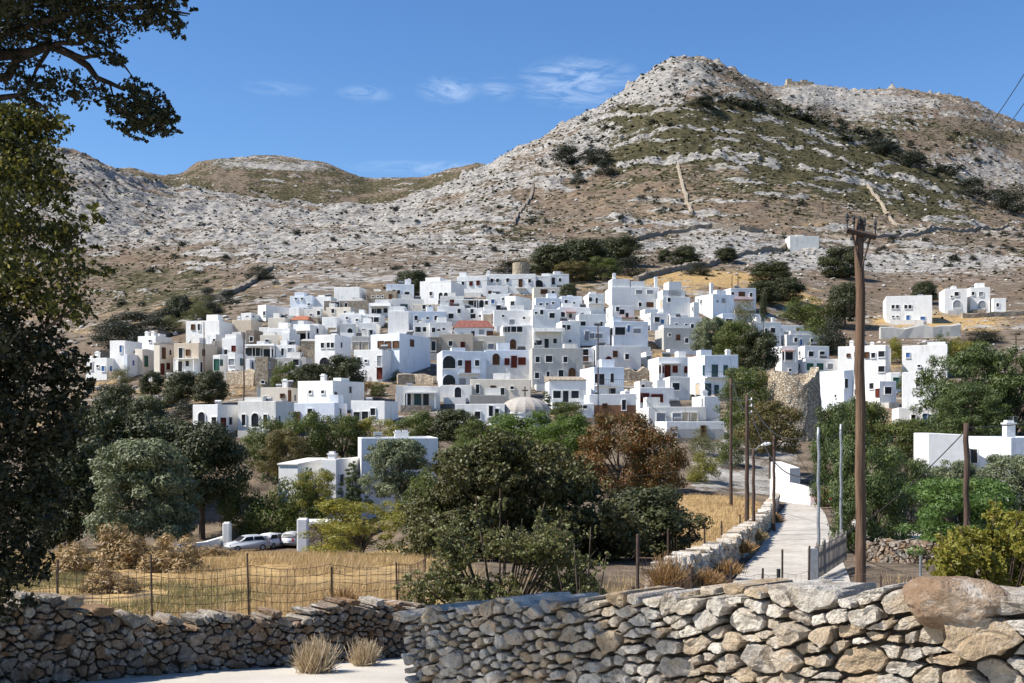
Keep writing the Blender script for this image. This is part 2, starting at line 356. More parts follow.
NZ = NZ + crg * (np.abs(per2(GX / 11., GD * 0 + 3.)) * 5 + np.abs(per2(GX / 4.7, GD / 30 + 7.)) * 2.6 + per2(GX / 28., GD * 0 + 8.) * 3 - 1.5) * (rock + .3)
NZ = NZ - sst(10.2, 11.5, GS) * (1.2 + 1.1 * rock)
nr, nc = GD.shape
V = np.stack([GX, GD, NZ], -1).reshape(-1, 3)
ii = (np.arange(nr - 1)[:, None] * nc + np.arange(nc - 1)[None]).ravel()
me = npmesh('ground', V, np.stack([ii, ii + 1, ii + nc + 1, ii + nc], 1))
me.polygons.foreach_set('use_smooth', np.ones(len(me.polygons), bool))
cattr(me, 'cover', np.stack([rock, green, straw], -1).reshape(-1, 3))
def m_ground():
    t = NT('hillside_rock_soil_and_scrub'); p = t.wpos()
    s = t.n('SeparateColor', i_0=attr(t, 'cover', 0)); Rk, Gr, St = s.outputs[0], s.outputs[1], s.outputs[2]
    sq = t.scalev(p, (1, 1, 2.2))
    nA = t.noise(sq, .035, 9, .68, .3); nB = t.noise(sq, .28, 7, .65); nC = t.noise(p, .09, 6, .65, .6); nD = t.noise(p, 1.3, 6, .65); nE = t.noise(t.scalev(p, (.55, .55, 3.)), .1, 6, .62, .5)
    nF = t.noise(p, .85, 6, .68)
    soil = t.mix(t.mr(nB, .36, .64), (.076, .06, .046), (.225, .178, .13)); soil = t.mix(t.mr(nA, .46, .62, 0, .6), soil, (.155, .108, .075))
    straw = t.mix(t.mr(nD, .35, .65), (.28, .175, .075), (.5, .35, .16)); straw = t.mix(t.mr(nB, .5, .7, 0, .55), straw, (.23, .15, .07))
    green = t.mix(t.mr(nB, .38, .62), (.034, .032, .018), (.1, .088, .046)); 
    rk = t.mix(t.mr(nB, .33, .67), (.11, .104, .098), (.46, .44, .405)); rk = t.mix(t.mr(nD, .5, .7, 0, .6), rk, (.13, .115, .1)); rk = t.mix(t.mr(nF, .54, .66, 0, .75), rk, (.085, .075, .062)); rk = t.mix(t.mr(nC, .52, .66, 0, .5), rk, (.3, .25, .195))
    def cov(n, w, sharp): return t.mr(t.math('ADD', t.math('MULTIPLY', t.math('SUBTRACT', n, .5), 3.3), t.math('SUBTRACT', w, .5)), -sharp, sharp)
    n1 = t.math('ADD', t.math('MULTIPLY', nA, .35), t.math('MULTIPLY', nB, .65)); n2 = t.math('ADD', t.math('MULTIPLY', nC, .5), t.math('MULTIPLY', nD, .5))
    col = t.mix(cov(n2, St, .15), soil, straw)
    n3 = t.math('ADD', t.math('MULTIPLY', nE, .25), t.math('ADD', t.math('MULTIPLY', nB, .4), t.math('MULTIPLY', nF, .35)))
    col = t.mix(cov(t.math('SUBTRACT', 1., n1), Gr, .1), col, green)
    col = t.mix(cov(n3, Rk, .07), col, rk)
    hgt = t.math('ADD', t.math('MULTIPLY', nB, 1.), t.math('MULTIPLY', nD, .25))
    return t.pbr(col, .97, t.bump(hgt, .9, .9), .05)
M['ground'] = m_ground()
me.materials.append(M['ground'])
tag(link('ground', me), kind='structure')
# ---- queries
def colz(px):
    f = np.interp(px, PXC, np.arange(nc)); i = int(min(f, nc - 2)); t = f - i
    return GD[:, i] * (1 - t) + GD[:, i+1] * t, NZ[:, i] * (1 - t) + NZ[:, i+1] * t
def gz(x, y):
    y = max(y, 2.); D, Z = colz(CX + x * F / y); return float(np.interp(y, D, Z))
def gpt(px, py, dmin=20., dmax=1500.):
    """the ground point a line of sight meets"""
    D, Z = colz(px); m = (D >= dmin) & (D <= dmax); P = HY - (Z - CZ) * F / D
    k = np.nonzero(m & (P <= py))[0]
    if not len(k): k = [np.nonzero(m)[0][-1]]
    k = k[0]; d = D[k]
    if k > 0 and P[k-1] > py: d = D[k-1] + (D[k] - D[k-1]) * (P[k-1] - py) / max(P[k-1] - P[k], 1e-6)
    return Vector((xpx(d, px), float(d), float(np.interp(d, D, Z))))
# ---- road by the camera and lane down to the village
def yroad(x): return float(np.interp(x, [-16, -5.3, -1.25, -.8, -.6, 2.6, 3.3, 12], [9.3, 10.7, 13.9, 13.9, 9.1, 5.5, 4.9, 4.9]))
V = []; Q = []; xs = np.concatenate([np.arange(-16, -1.4, .35), np.arange(-1.4, 3.5, .12), np.arange(3.5, 12, .5)]); ny = 46
for x in xs:
    for j in range(ny):
        y = -8 + (yroad(x) + 8) * (j / (ny - 1)); zz = np.interp(y, [-8, 2, 6, 14], [0, -.1, -.35, -1.15])
        V.append((x, y, zz + .02 + .015 * float(fbm2(x * .8, y * .8, 3))))
for i in range(len(xs) - 1):
    for j in range(ny - 1): Q.append((i * ny + j, (i + 1) * ny + j, (i + 1) * ny + j + 1, i * ny + j + 1))
tag(obj('road', V, Q, M['road'], smooth=True), kind='structure')
LANE = [(24, 700, 872), (36, 733, 850), (50, 757, 838), (70, 774, 829), (90, 782, 823), (97, 784, 821), (106, 786, 818)]
V = []; Q = []; ds = np.linspace(24, 106, 90)
for d in ds:
    a, b = [float(np.interp(d, [l[0] for l in LANE], [l[i] for l in LANE])) for i in (1, 2)]
    for j in range(9):
        x = xpx(d, a + (b - a) * j / 8); V.append((x, d, gz(x, d) + .06 + .02 * float(per2(x, d))))
for i in range(len(ds) - 1):
    for j in range(8): Q.append((i * 9 + j, i * 9 + j + 1, (i + 1) * 9 + j + 1, (i + 1) * 9 + j))
tag(obj('lane', V, Q, M['lane'], smooth=True), kind='structure')
# ------------------------------------------------------------------ houses
random.seed(11)
WK = {'w': (.78, 1.05), 'W': (1.7, 1.05), 'd': (.95, 2.05), 's': (.6, .5), 'a': (1.15, 1.9), 'A': (2.3, 2.3), 'p': (2.3, 1.7), 'g': (2., 2.), 'l': (.6, 1.5), 'm': (1.25, 1.2)}  # p: a dark pane painted in place of an open porch's shade
WC = {'': 'glass', 'k': 'black', 'r': 'redw', 'b': 'blue', 'g': 'green', 't': 'teal', 'o': 'wood', 'e': 'beige', 'y': 'greyp'}
_wm = {}
def ring(mb, outer, inner, y0, y1):
    n = len(outer); v = [(x, y1, z) for x, z in outer] + [(x, y1, z) for x, z in inner] + [(x, y0, z) for x, z in outer] + [(x, y0, z) for x, z in inner]
    f = []
    for i in range(n):
        j = (i + 1) % n; f += [(i, j, n + j, n + i), (2*n + i, i, n + i, 3*n + i)[::-1] if 0 else (2*n + j, 2*n + i, i, j), (n + i, n + j, 3*n + j, 3*n + i)]
    mb.add(v, f)
def outline(w, h, arch, k=0.):
    a = w / 2 + k
    if not arch: return [(-a, -h/2 - k), (a, -h/2 - k), (a, h/2 + k), (-a, h/2 + k)]
    pts = [(-a, -h/2 - k), (a, -h/2 - k)]; r = w / 2
    for i in range(9):
        t = math.pi * i / 8; pts.append(((r + k) * math.cos(t), h/2 - r + (r + k) * math.sin(t)))
    return pts
def wmesh(k, c):
    """shared meshes of one opening: its surround, and the pane or leaf set 12 cm behind the surround's face"""
    if (k, c) in _wm: return _wm[(k, c)]
    w_, h_ = WK[k]; arch = k in 'aA'
    a = MB(); ring(a, outline(w_, h_, arch, .09), outline(w_, h_, arch), .02, -.14)
    if k not in 'gp': a.box(-w_/2 - .14, w_/2 + .14, -.2, .0, -h_/2 - .15, -h_/2 - .08)
    b = MB(); o = outline(w_, h_, arch, .03)
    b.add([(x, -.03, z) for x, z in o], [tuple(range(len(o)))])
    if k in 'wWmlaA' and c in ('', 'b', 'r', 'o', 'g'):
        b.box(-.03, .03, -.05, -.031, -h_/2, h_/2 * (.98 if not arch else .9))
    fr = bpy.data.meshes.new('window_surround'); fr.from_pydata(a.v, [], a.f); fr.materials.append(M['white' if c in ('', 'b', 'k', 'y', 'e') else {'r': 'redw', 'g': 'green', 't': 'teal', 'o': 'wood'}[c]]); fr.update()
    pn = bpy.data.meshes.new('pane'); pn.from_pydata(b.v, [], b.f); pn.materials.append(M[WC[c]]); pn.update()
    _wm[(k, c)] = (fr, pn); return fr, pn
def put_window(root, k, c, u, v, side, W, dep):
    fr, pn = wmesh(k, c); nm = 'door' if k in 'dg' else 'window'
    if side == 'f': loc, rz = (u, -.0, v), 0
    elif side == 'l': loc, rz = (-W/2, u, v), -math.pi/2
    else: loc, rz = (W/2, u, v), math.pi/2
    o = link(nm, fr, root, loc, rz); link('door_leaf' if nm == 'door' else 'pane', pn, o)
def house(label, x0, x1, yt, yb, a, dep, mat, wins='', ex='', cat='house', roofm=None, D=None, rel=None):
    """x0..x1, yt..yb: where the house stands in the view from the road; a: how far its front is turned, degrees"""
    pc = (x0 + x1) / 2
    if D is None: D = gpt(pc, yb, 100, 420).y
    al = R(a); Wt = (x1 - x0) * D / F
    dep = min(dep, max(1.5, .62 * Wt / max(abs(math.sin(al)), .05)))
    c, s = math.cos(al), math.sin(al)
    # local front normal (0,-1) is turned to (-sin a, -cos a)
    def w2(u, q, cx, cy): return cx + u * c + q * s, cy - u * s + q * c     # rotation by -a
    def ext(W, cx):
        ps = []
        for u in (-W/2, W/2):
            for q in (0, dep):
                x, y = w2(u, q, cx, cyD(W)); ps.append(CX + x * F / y)
        return min(ps), max(ps)
    def cyD(W): return D + W/2 * abs(s)        # nearest corner at D
    lo, hi = .8, Wt * 1.6; cx = xpx(D, pc)
    for _ in range(30):
        W = (lo + hi) / 2; e = ext(W, cx)
        if e[1] - e[0] > x1 - x0: hi = W
        else: lo = W
    for _ in range(3):
        e = ext(W, cx); cx += (pc - (e[0] + e[1]) / 2) * D / F
    cy = cyD(W); zt = zpy(cy, yt); zb = min(gz(cx, D), zpy(D, yb)) - 1.6
    gx = [w2(u, q, cx, cy) for u in (-W/2, W/2) for q in (0, dep)]; zb = min([zb] + [gz(*g) - .6 for g in gx])
    H = zt - zb
    root = empty('white_house' if mat in ('white', 'white2', 'bluew') else ('stone_house' if 'stone' in mat else 'rendered_house'), (cx, cy, zb), label, cat, None, -al)
    # walls with a parapet, roof sheet inside it
    j = lambda q: random.uniform(-q, q)
    o_ = [(-W/2, 0), (W/2, 0), (W/2, dep), (-W/2, dep)]; p = min(.28, W * .2); ph = min(.32, H * .2)
    i_ = [(-W/2 + p, p), (W/2 - p, p), (W/2 - p, dep - p), (-W/2 + p, dep - p)]
    tj = [j(.1) for _ in range(4)]
    v = [(x, y, 0) for x, y in o_] + [(x, y, H - .06 + tj[k]) for k, (x, y) in enumerate(o_)] + [(x * (1 - .05 / max(W, 1)), y + .03 * (1 if y < dep/2 else -1), H + tj[k]) for k, (x, y) in enumerate(o_)] + [(x, y, H + tj[k]) for k, (x, y) in enumerate(i_)] + [(x, y, H - ph) for x, y in i_]
    f = []
    for lev in range(4):
        for k in range(4):
            k2 = (k + 1) % 4; f.append((lev*4 + k, lev*4 + k2, lev*4 + 4 + k2, lev*4 + 4 + k))
    obj('wall', v, f, M[mat], root)
    rm = roofm or ('roofw' if random.random() < .6 else 'roofg')
    obj('roof', [(x, y, H - ph + .004) for x, y in i_], [(0, 1, 2, 3)], M[rm], root)
    # openings: the line of sight meets the front, else a side
    def hit(px, py):
        dx, dz = (px - CX) / F, -(py - HY) / F
        def pl(ox, oy, nx, ny):
            t = (ox * nx + oy * ny) / (dx * nx + ny); return dx * t, t, CZ + dz * t
        X, Y, Z = pl(cx, cy, -s, -c)
        u = (X - cx) * c - (Y - cy) * s
        if -W/2 - .1 <= u <= W/2 + .1: return 'f', u, Z - zb
        sd = 'l' if u < 0 else 'r'; sg = -1 if sd == 'l' else 1
        ox, oy = w2(sg * W/2, 0, cx, cy); X, Y, Z = pl(ox, oy, sg * c, -sg * s)
        return sd, (X - cx) * s + (Y - cy) * c, Z - zb
    used = []
    for wstr in wins.split():
        k = wstr.rstrip('abcdefghijklmnopqrstuvwxyzAWP'); kind = wstr[len(k):]; px, py = map(float, k.split(','))
        sd, u, vv = hit(px, py); kw = WK[kind[0]][0] / 2 + .1
        lim = W/2 if sd == 'f' else dep
        if sd == 'f': u = max(-W/2 + kw, min(W/2 - kw, u)) if W > 2 * kw else 0
        else:
            if u > dep + 1 or u < -1: continue
            u = max(kw, min(dep - kw, u)) if dep > 2 * kw else dep / 2
        hh = WK[kind[0]][1] / 2; vv = min(vv, H - hh - .25)
        put_window(root, kind[0], kind[1:], u, vv, sd, W, dep)
        if sd == 'f': used.append(u)
    if len(wins.split()) < 4 and W > 4.2 and cat == 'house' and 'blank' not in label and 'no windows' not in label and D > 140:
        for q in range(random.randint(2, 4)):
            vv = H - random.uniform(1.2, 2.3); u = random.uniform(-W/2 + .9, W/2 - .9)
            if all(abs(u - o_w) > 1.3 for o_w in used): put_window(root, random.choice('wsswl'), random.choice(['', '', 'o', 'b', 'k']), u, vv, 'f', W, dep); used.append(u)
        if dep > 3.5 and random.random() < .5: put_window(root, 'w', '', dep * random.uniform(.35, .65), H - random.uniform(1.3, 2.), 'l' if math.degrees(al) < 3 else 'r', W, dep)
    for tkn in ex.split():
        q = tkn[2:].split(','); kd = tkn[0]
        if kd == 'c':     # chimney
            px, py = float(q[0]), float(q[1]); u = max(-W/2 + .5, min(W/2 - .5, (xpx(cy, px) - cx))); hh = zpy(cy, py) - zt; hh = max(.7, hh)
            m = MB(); yy = min(dep * .5, 1.2); b_ = min(.38, .5 / max(1, 1)); m.box(u - b_, u + b_, yy, yy + .7, H - ph, H + hh - .25); m.box(u - b_ - .09, u + b_ + .09, yy - .09, yy + .79, H + hh - .25, H + hh - .12); m.box(u - b_ + .08, u + b_ - .08, yy + .08, yy + .62, H + hh - .12, H + hh + .08)
            m.build('chimney', M['white'], root)
        elif kd in 'bs':   # balcony (slab and railing) or plain awning slab
            px0, px1, py = map(float, q[:3]); h0 = hit((px0 + px1) / 2, py)
            u0 = h0[1] - (px1 - px0) * D / F / 2; u1 = h0[1] + (px1 - px0) * D / F / 2; u0 = max(u0, -W/2); u1 = min(u1, W/2)
            if h0[0] != 'f' or u1 - u0 < .5: continue
            pr = 1.3 if kd == 'b' else 1.7
            sl_ = MB().box(u0, u1, -pr, -.004, h0[2] - .11, h0[2] + .05).build('balcony' if kd == 'b' else 'canopy', M[q[3]] if len(q) > 3 else M['white'], root)
            if kd == 'b':
                m = MB(); n = max(2, int((u1 - u0) / .32))
                for t_ in range(n + 1):
                    u = u0 + .05 + (u1 - u0 - .1) * t_ / n; m.box(u - .015, u + .015, -pr + .04, -pr + .07, h0[2] + .05, h0[2] + .95)
                m.box(u0 + .02, u1 - .02, -pr + .03, -pr + .08, h0[2] + .95, h0[2] + 1.0)
                m.build('railing', M['iron'], sl_)
            else:
                m = MB()
                for u in (u0 + .15, u1 - .15): m.box(u - .1, u + .1, -pr + .05, -pr + .25, max(0, h0[2] - 2.5), h0[2] - .11)
                m.build('pillar', M['white'], sl_)
        elif kd == 't':   # tiled pitched roof
            m = MB(); e = .3; hh = float(q[1]); m.add([(-W/2 - e, -e, H), (W/2 + e, -e, H), (W/2 + e, dep + e, H), (-W/2 - e, dep + e, H), (-W/2 + W * .12, dep / 2, H + hh), (W/2 - W * .12, dep / 2, H + hh)], [(0, 1, 5, 4), (2, 3, 4, 5), (1, 2, 5), (3, 0, 4), (0, 3, 2, 1)])
            m.build('tiled_roof', M[q[0]], root)
        elif kd == 'l':   # sloped lean roof sheet / rubble roof
            m = MB(); hh = float(q[1]); m.add([(-W/2 - .1, -.15, H + .05), (W/2 + .1, -.15, H + .05), (W/2 + .1, dep, H + hh), (-W/2 - .1, dep, H + hh), (-W/2 - .1, -.15, H - .1), (W/2 + .1, -.15, H - .1), (W/2 + .1, dep, H - .1), (-W/2 - .1, dep, H - .1)], [(0, 1, 2, 3), (4, 5, 1, 0), (5, 6, 2, 1), (6, 7, 3, 2), (7, 4, 0, 3)])
            m.build('tiled_roof', M[q[0]], root)
        elif kd == 'k':   # roof hut
            px0, px1, py = map(float, q[:3]); u0, u1 = xpx(cy, px0) - cx, xpx(cy, px1) - cx; hh = zpy(cy, py) - zt
            u0 = max(u0, -W/2 + .02); u1 = min(u1, W/2 - .02)
            if u1 - u0 < .5 or hh < .3: continue
            MB().box(u0, u1, .35, max(1.6, dep * .6), H - ph, H + hh).build('roof_hut', M[q[3]] if len(q) > 3 else M[mat], root)
        elif kd == 'v':   # low band of another render over the lower storey
            py = float(q[0]); vv = hit(pc, py)[2]
            MB().box(-W/2 - .015, W/2 + .015, -.015, .3, .0, vv).build('lower_wall', M[q[1]], root)
    # walled forecourt
    if cat == 'house' and D > 140 and random.random() < .62 and not label.startswith('long white terrace'):
        fw = W * random.uniform(.55, 1.); fu = random.uniform(-(W - fw) / 2, (W - fw) / 2); fd = random.uniform(1.8, 3.2); fx, fy = w2(fu, -fd, cx, cy); ft = gz(fx, fy) + random.uniform(1., 1.9) - zb; ft = min(ft, H - 2.2, zpy(cy, yb) + .9 - zb)
        if ft > .5:
            m = MB(); u0, u1 = fu - fw/2, fu + fw/2; m.box(u0, u1, -fd, -fd + .25, -2, ft); m.box(u0, u0 + .25, -fd + .25, -.01, -2, ft); m.box(u1 - .25, u1, -fd + .25, -.01, -2, ft); m.box(u0 + .25, u1 - .25, -fd + .25, -.01, -2, ft - .8)
            m.build('forecourt', M[random.choice(['white', 'white', 'white2', 'stone', 'stone', 'grey'])], root)
    # roof clutter
    if W > 4 and dep > 3 and not ex.startswith(('t', 'l')) and 't:' not in ex and 'l:' not in ex:
        r = random.random()
        u = random.uniform(-W/2 + 1, W/2 - 1); y = random.uniform(.9, dep - .9)
        if D > 140 and ' k:' not in ' ' + ex and random.random() < .55:
            kw_ = random.uniform(1.3, min(3., W * .45)); ku = random.uniform(-W/2 + .1, W/2 - kw_ - .1); MB().box(ku, ku + kw_, dep * .35, dep * .35 + min(dep * .55, 2.4), H - ph, H + random.uniform(.5, 1.7)).build('roof_hut', M[mat if mat in ('white', 'bluew', 'white2') else 'white2'], root)
        if random.random() < .35:   # solar water heater
            u2 = random.uniform(-W/2 + 1, W/2 - 1); y2 = dep * .6; m = MB().add([(u2 - .8, y2 - .9, H + .05), (u2 + .8, y2 - .9, H + .05), (u2 + .8, y2 + .4, H + .85), (u2 - .8, y2 + .4, H + .85), (u2 - .8, y2 - .9, H - .02), (u2 + .8, y2 - .9, H - .02), (u2 + .8, y2 + .4, H + .78), (u2 - .8, y2 + .4, H + .78)], [(0, 1, 2, 3), (7, 6, 5, 4), (0, 4, 5, 1), (1, 5, 6, 2), (2, 6, 7, 3), (3, 7, 4, 0)]); m.box(u2 - .06, u2 + .06, y2 + .2, y2 + .3, H - ph, H + .7); hp = m.build('solar_panel', M['black'], root); MB().tube([(u2 - .75, y2 + .5, H + 1.05), (u2 + .75, y2 + .5, H + 1.05)], .24, 10).build('tank', M['galv'], hp)
        if r < .3:
            m = MB().tube([(u - .5, y, H + .35), (u + .5, y, H + .35)], .24, 10); m.box(u - .35, u + .35, y - .3, y + .3, H - ph, H + .12); m.build('water_tank', M['galv'], root)
        elif r < .75:
            m = MB().tube([(u, y, H - ph), (u, y, H + 1.7)], .03, 5)
            for zz, l_ in ((1.65, .5), (1.45, .4), (1.25, .3)): m.tube([(u - l_, y, H + zz), (u + l_, y, H + zz)], .018, 4)
            m.build('aerial', M['galv'], root)
        elif r < .85:
            MB().box(u - .6, u + .6, y - .5, y + .5, H - ph, H + .5).build('roof_hut', M[mat], root)
    return root
HS = [
# village edge, west
("low white house with two small blue windows at the shady end of the village", 86, 125, 358, 380, 18, 6, 'white', '103.4,368.6wb 110.5,368.6wb', 'c:92,351'),
("grey stone cottage peeping over the low house with two blue windows", 94, 114, 350, 364, 18, 5, 'dstone', '', ''),
("white cubic house with one tall blue window below dark shrubs", 110, 142, 341, 376, 16, 6, 'white', '121,349lb 134,352s', ''),
("narrow white block with a pale blue window beside the green door house", 125, 137, 354, 379, 14, 4, 'bluew', '133,363wb', ''),
("cream house with a bright green shuttered door over a balcony slab", 135, 157, 349, 374, 18, 5, 'cream', '146,361dg', 'b:137,156,367'),
("two storey cream and stone house with red doors and wooden balcony", 154, 178, 343, 379, 20, 6, 'cream', '163.5,353do 170,352.6w 162.3,369dr 168,366wr', 'b:154,174,360 l:roofg,.6'),
("white house with two square chimneys behind the cream balcony houses", 138, 172, 336, 352, 20, 6, 'white', '150,341s', 'c:142,331 c:149.5,331'),
("brown stone house with a flat dark roof above the two chimneys", 149, 170, 330, 342, 18, 5, 'dstone', '', ''),
("wide house with tan upper floor and white ground floor of tall dark doors", 174, 217, 343, 376, 16, 7, 'tan', '181,353d 188,352.5wo 203.4,352.5wo 180.5,366.5d 187.6,363.5w 201,367d', 'v:358.5,white s:176,207,359'),
("white house with a bush in its court behind the tan upper floor", 186, 234, 321, 345, 14, 7, 'white', '209,338.5w 218,336s', ''),
("unfinished dark grey concrete box beside the tan house", 214, 224, 341, 358, 14, 5, 'concrete', '', ''),
("small white house with green door and green window above round trees", 213, 232, 355, 374, 14, 5, 'white', '216.5,364.6dg 220.5,362.4wg', ''),
("white house with two grey glazed doors and two slits below them", 228, 247, 353, 376, 14, 5, 'white', '234,362my 241.7,362mt 233,371.5s 237,371.5s', 'b:229,246,366.5'),
("white upper house with a dark round opening and an orange window", 222, 246, 338, 357, 12, 5, 'white', '226,352w 233.7,348.5wr', 'k:224,236,334'),
("white veranda house glazed dark along its whole front", 244, 284, 344, 361, 6, 7, 'white', '250,352p 258,352p 266,353p 274,353p', 's:246,282,346'),
("squat rubble stone house with one black window under the dark veranda", 255, 277, 357, 392, 4, 6, 'stone', '269.5,365w 263,382s', ''),
("white strip with an arched door squeezed beside the rubble stone house", 246, 257, 359, 378, 8, 4, 'white', '252,366a', ''),
("long tan walled house under the hillside with no windows", 232, 262, 320, 337, 12, 6, 'tan', '', 'c:236,316'),
("ruined brown stone cottage with one open window hole", 246, 263, 330, 348, 10, 5, 'dstone', '251.5,339w', ''),
("small white house with a dark door high at the west slope", 241, 260, 313, 324, 12, 5, 'white', '247,317s 253,318w', ''),
("white cube with one dark window and a shaded flank with two brown ones", 258, 292, 305, 321, 34, 9, 'white', '264.7,313.4w 281,316.5wr 285.6,316.5wr', ''),
("low white roofed house below the cube with the shaded flank", 259, 278, 327, 340, 10, 5, 'white2', '', ''),
("cream terrace house with a single dark window above the veranda", 260, 286, 335, 350, 6, 6, 'cream', '267,342w', ''),
("blue tinted white house with two tiny windows at the upper edge", 290, 318, 296, 311, 4, 6, 'bluew', '296,298.8s 302,298.8s', 'k:294,304,292'),
("white cube between the orange tiled roof and the upper edge", 289, 306, 308, 320, 10, 5, 'white', '', ''),
("small white house under a bright orange tiled roof", 291, 314, 320, 330, 8, 5, 'white', '', 't:tile,1.2'),
("pinkish white house with a dark slot beside the orange tiled roof", 304, 326, 309, 322, 6, 5, 'white2', '320,313w 311,315s', ''),
("white blank house with a blue door above the orange tiles", 315, 337, 297, 311, 10, 5, 'white', '326,305wb', ''),
("long blank white building like a shed at the hillside", 334, 366, 287, 305, 10, 6, 'white', '', ''),
("dark ruined stone range with open bays under the long blank shed", 324, 370, 301, 316, 4, 5, 'dstone', '335,305p 346,305w', ''),  # dark masonry set where a terrace only lies in shade
("cream house with a flat front below the dark ruined bays", 326, 356, 307, 322, 8, 5, 'cream', '333,311w 345,312s', ''),
("white house with a beige arched recess in its wall", 322, 343, 317, 338, 6, 6, 'white', '332,332ge 340,322s', ''),
("broad white house with a stepped parapet over the grey arch", 339, 366, 314, 331, 4, 6, 'white', '347,318s 357,320s', ''),
("grey white house with a black arched opening near the roof", 340, 356, 324, 342, -8, 6, 'white2', '350,332.5a', ''),
("pointed white house with four square dark windows above an arched door", 315, 351, 335, 370, 20, 7, 'white', '322.7,345.4w 328.5,345.2w 334.4,345.2w 341,345w 324.7,363A', 'v:336,white'),
("white porch house with three dark openings in a row", 293, 319, 324, 344, 10, 6, 'white', '301,337p 308,336.6p 314.5,337w', 's:295,317,331'),
("white house with one grey blue window below the porch of three openings", 282, 300, 332, 351, 12, 6, 'white', '291,342wb', 'k:284,290,328'),
("low white house with a flat roof edge over the cream terrace", 267, 298, 328, 341, 10, 6, 'white', '', ''),
("white house with a tall narrow window and two faded doors", 276, 305, 345, 362, 8, 6, 'white', '282.7,352l 290,353dy', ''),
("sloping tan stone house wedged beside the pointed white house", 301, 319, 341, 362, -4, 5, 'stone', '', 'l:roofg,.8'),
("long low grey wall house with one blue black window over shrubs", 275, 313, 358, 375, 6, 5, 'grey', '296,362m', ''),
("grey garage house with two beige doors beside the big pale blue house", 352, 374, 336, 355, 0, 6, 'grey', '356.6,346.5ge 364,346.5ge', ''),
("white house with one dark rectangular hole over the beige garages", 358, 380, 323, 339, 2, 6, 'white', '370,332.5m', ''),
("white house with two wide black openings under a thin roof", 364, 385, 314, 328, 4, 6, 'white', '370.5,319.7m 376.4,319.7m', ''),
("white house in front of brown stone shade at the hillside", 347, 369, 313, 327, 4, 5, 'white', '', ''),
("brown stone walled court below the blank shed", 348, 372, 301, 317, 6, 4, 'dstone', '', ''),
("white porch house with dark glazing on the upper rows", 368, 395, 303, 317, 4, 6, 'white', '374,311m 379,311m 386,310.5m', 's:370,390,306.5'),
("stone walled house with three little black arches under white roof", 367, 400, 291, 304, 4, 6, 'stone', '373,296.6s 378,296.6s 382.5,296.6s', ''),
("pale blue house with chimney and two windows beside a dark garden tree", 386, 414, 284, 302, -6, 6, 'bluew', '389.5,292.5w 394,293.4d 398.6,292w 407,294m', 'c:409,278'),
("white house with a teal wide window in its pale wall", 392, 424, 299, 313, -4, 6, 'white2', '404,306.5Wt 415,307w', ''),
("large blank white block with a stepped roof in the middle rows", 388, 413, 311, 338, 4, 7, 'white', '', 'k:389,404,306'),
("long bluish white house with three small windows in a line", 402, 446, 311, 328, -8, 6, 'bluew', '416,318w 427.6,318s 436,318w', ''),
("white house with one dark square by the long bluish house", 413, 434, 323, 339, -6, 6, 'white', '418,329.5m', 'c:423,318'),
("white house with three small openings behind the tan brown house", 429, 452, 322, 340, -6, 6, 'white', '433.5,330w 438.6,330s 443.7,329s', ''),
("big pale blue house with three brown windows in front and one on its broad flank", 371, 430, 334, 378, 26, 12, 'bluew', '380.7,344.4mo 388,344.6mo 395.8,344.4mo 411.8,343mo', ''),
("bright white lower wing with a glazed balcony door on rubble slope", 354, 394, 350, 382, 16, 6, 'white', '382,361dy 381.5,373dr 366,361s 359,360w', 'b:376,389,367'),
("white house with four dark arched openings in two tiers", 420, 464, 281, 305, 18, 10, 'white', '431,293.7w 440.8,296a 446,296a 440.5,302m 446,302m 455.4,296.6w', 'k:424,440,277'),
("low cream house with two small windows below the tiers of arches", 414, 436, 304, 316, 2, 5, 'cream', '424,306.5w 430,307.4w', ''),
("row house with a red brown window at the top of the village", 457, 490, 276, 296, 6, 7, 'white', '463,283.4w 471,283.4wr 478,282.7wr', 'k:459,466,272'),
("long white top house with a row of small windows and a balcony", 486, 536, 274, 294, 2, 8, 'white', '492,280.5w 497.5,280.5w 507.6,280.2w 520.5,283do 529.6,281w', 'b:516,526,288.5 c:488,270'),
("white house with a large dark arch beside the long top house", 531, 551, 276, 292, 0, 7, 'white', '539,284A', ''),
("white house with two black windows at the east end of the top row", 546, 569, 274, 291, -6, 7, 'white', '553.4,281d 560,280wk', ''),
("tan fronted house below the large dark arch", 532, 568, 287, 302, -4, 6, 'cream', '544,291.5Wo 553,293w', ''),
("white arcade house with four black openings in the upper rows", 456, 492, 299, 314, -2, 6, 'white', '471,303m 476,304d 481.5,303.4a 486.5,302.8w', 's:462,477,300.5'),
("tall white house with a lit gable and a shaded tan flank", 505, 531, 296, 326, 32, 9, 'white', '513.6,303.6m 519,316d', ''),
("white house with a dark square window beside the tall gabled house", 488, 510, 294, 314, 2, 6, 'white', '498.6,307.6m 503,299s', ''),
("cluster house of white blocks with a black dish on its terrace", 437, 465, 306, 325, -4, 7, 'white', '451,316m 443,314s', 'k:440,449,302'),
("white house with two openings one above the other", 461, 486, 308, 324, -2, 6, 'white', '472,311w 473,316m 480,316s', ''),
("white house with an orange shutter between two dark ones", 481, 507, 310, 327, -4, 6, 'white', '487.6,318.6ge 493.7,318.6dr 499,318.6w', 'k:484,495,306'),
("white house under a broad dark red tiled roof", 454, 493, 327.5, 341, -3, 6, 'white', '473,333.5w 481.7,332my 490,334mo', 't:tiled,1.9'),
("tan house with two dark windows below the red tiled roof", 440, 473, 334, 356, -3, 7, 'tan', '450.5,343.5w 462.7,344.6wr', ''),
("sand coloured house with two faded shutters next to the tan house", 469, 505, 336, 354, -4, 7, 'cream', '478.5,345.6ge 491,346.5my', ''),
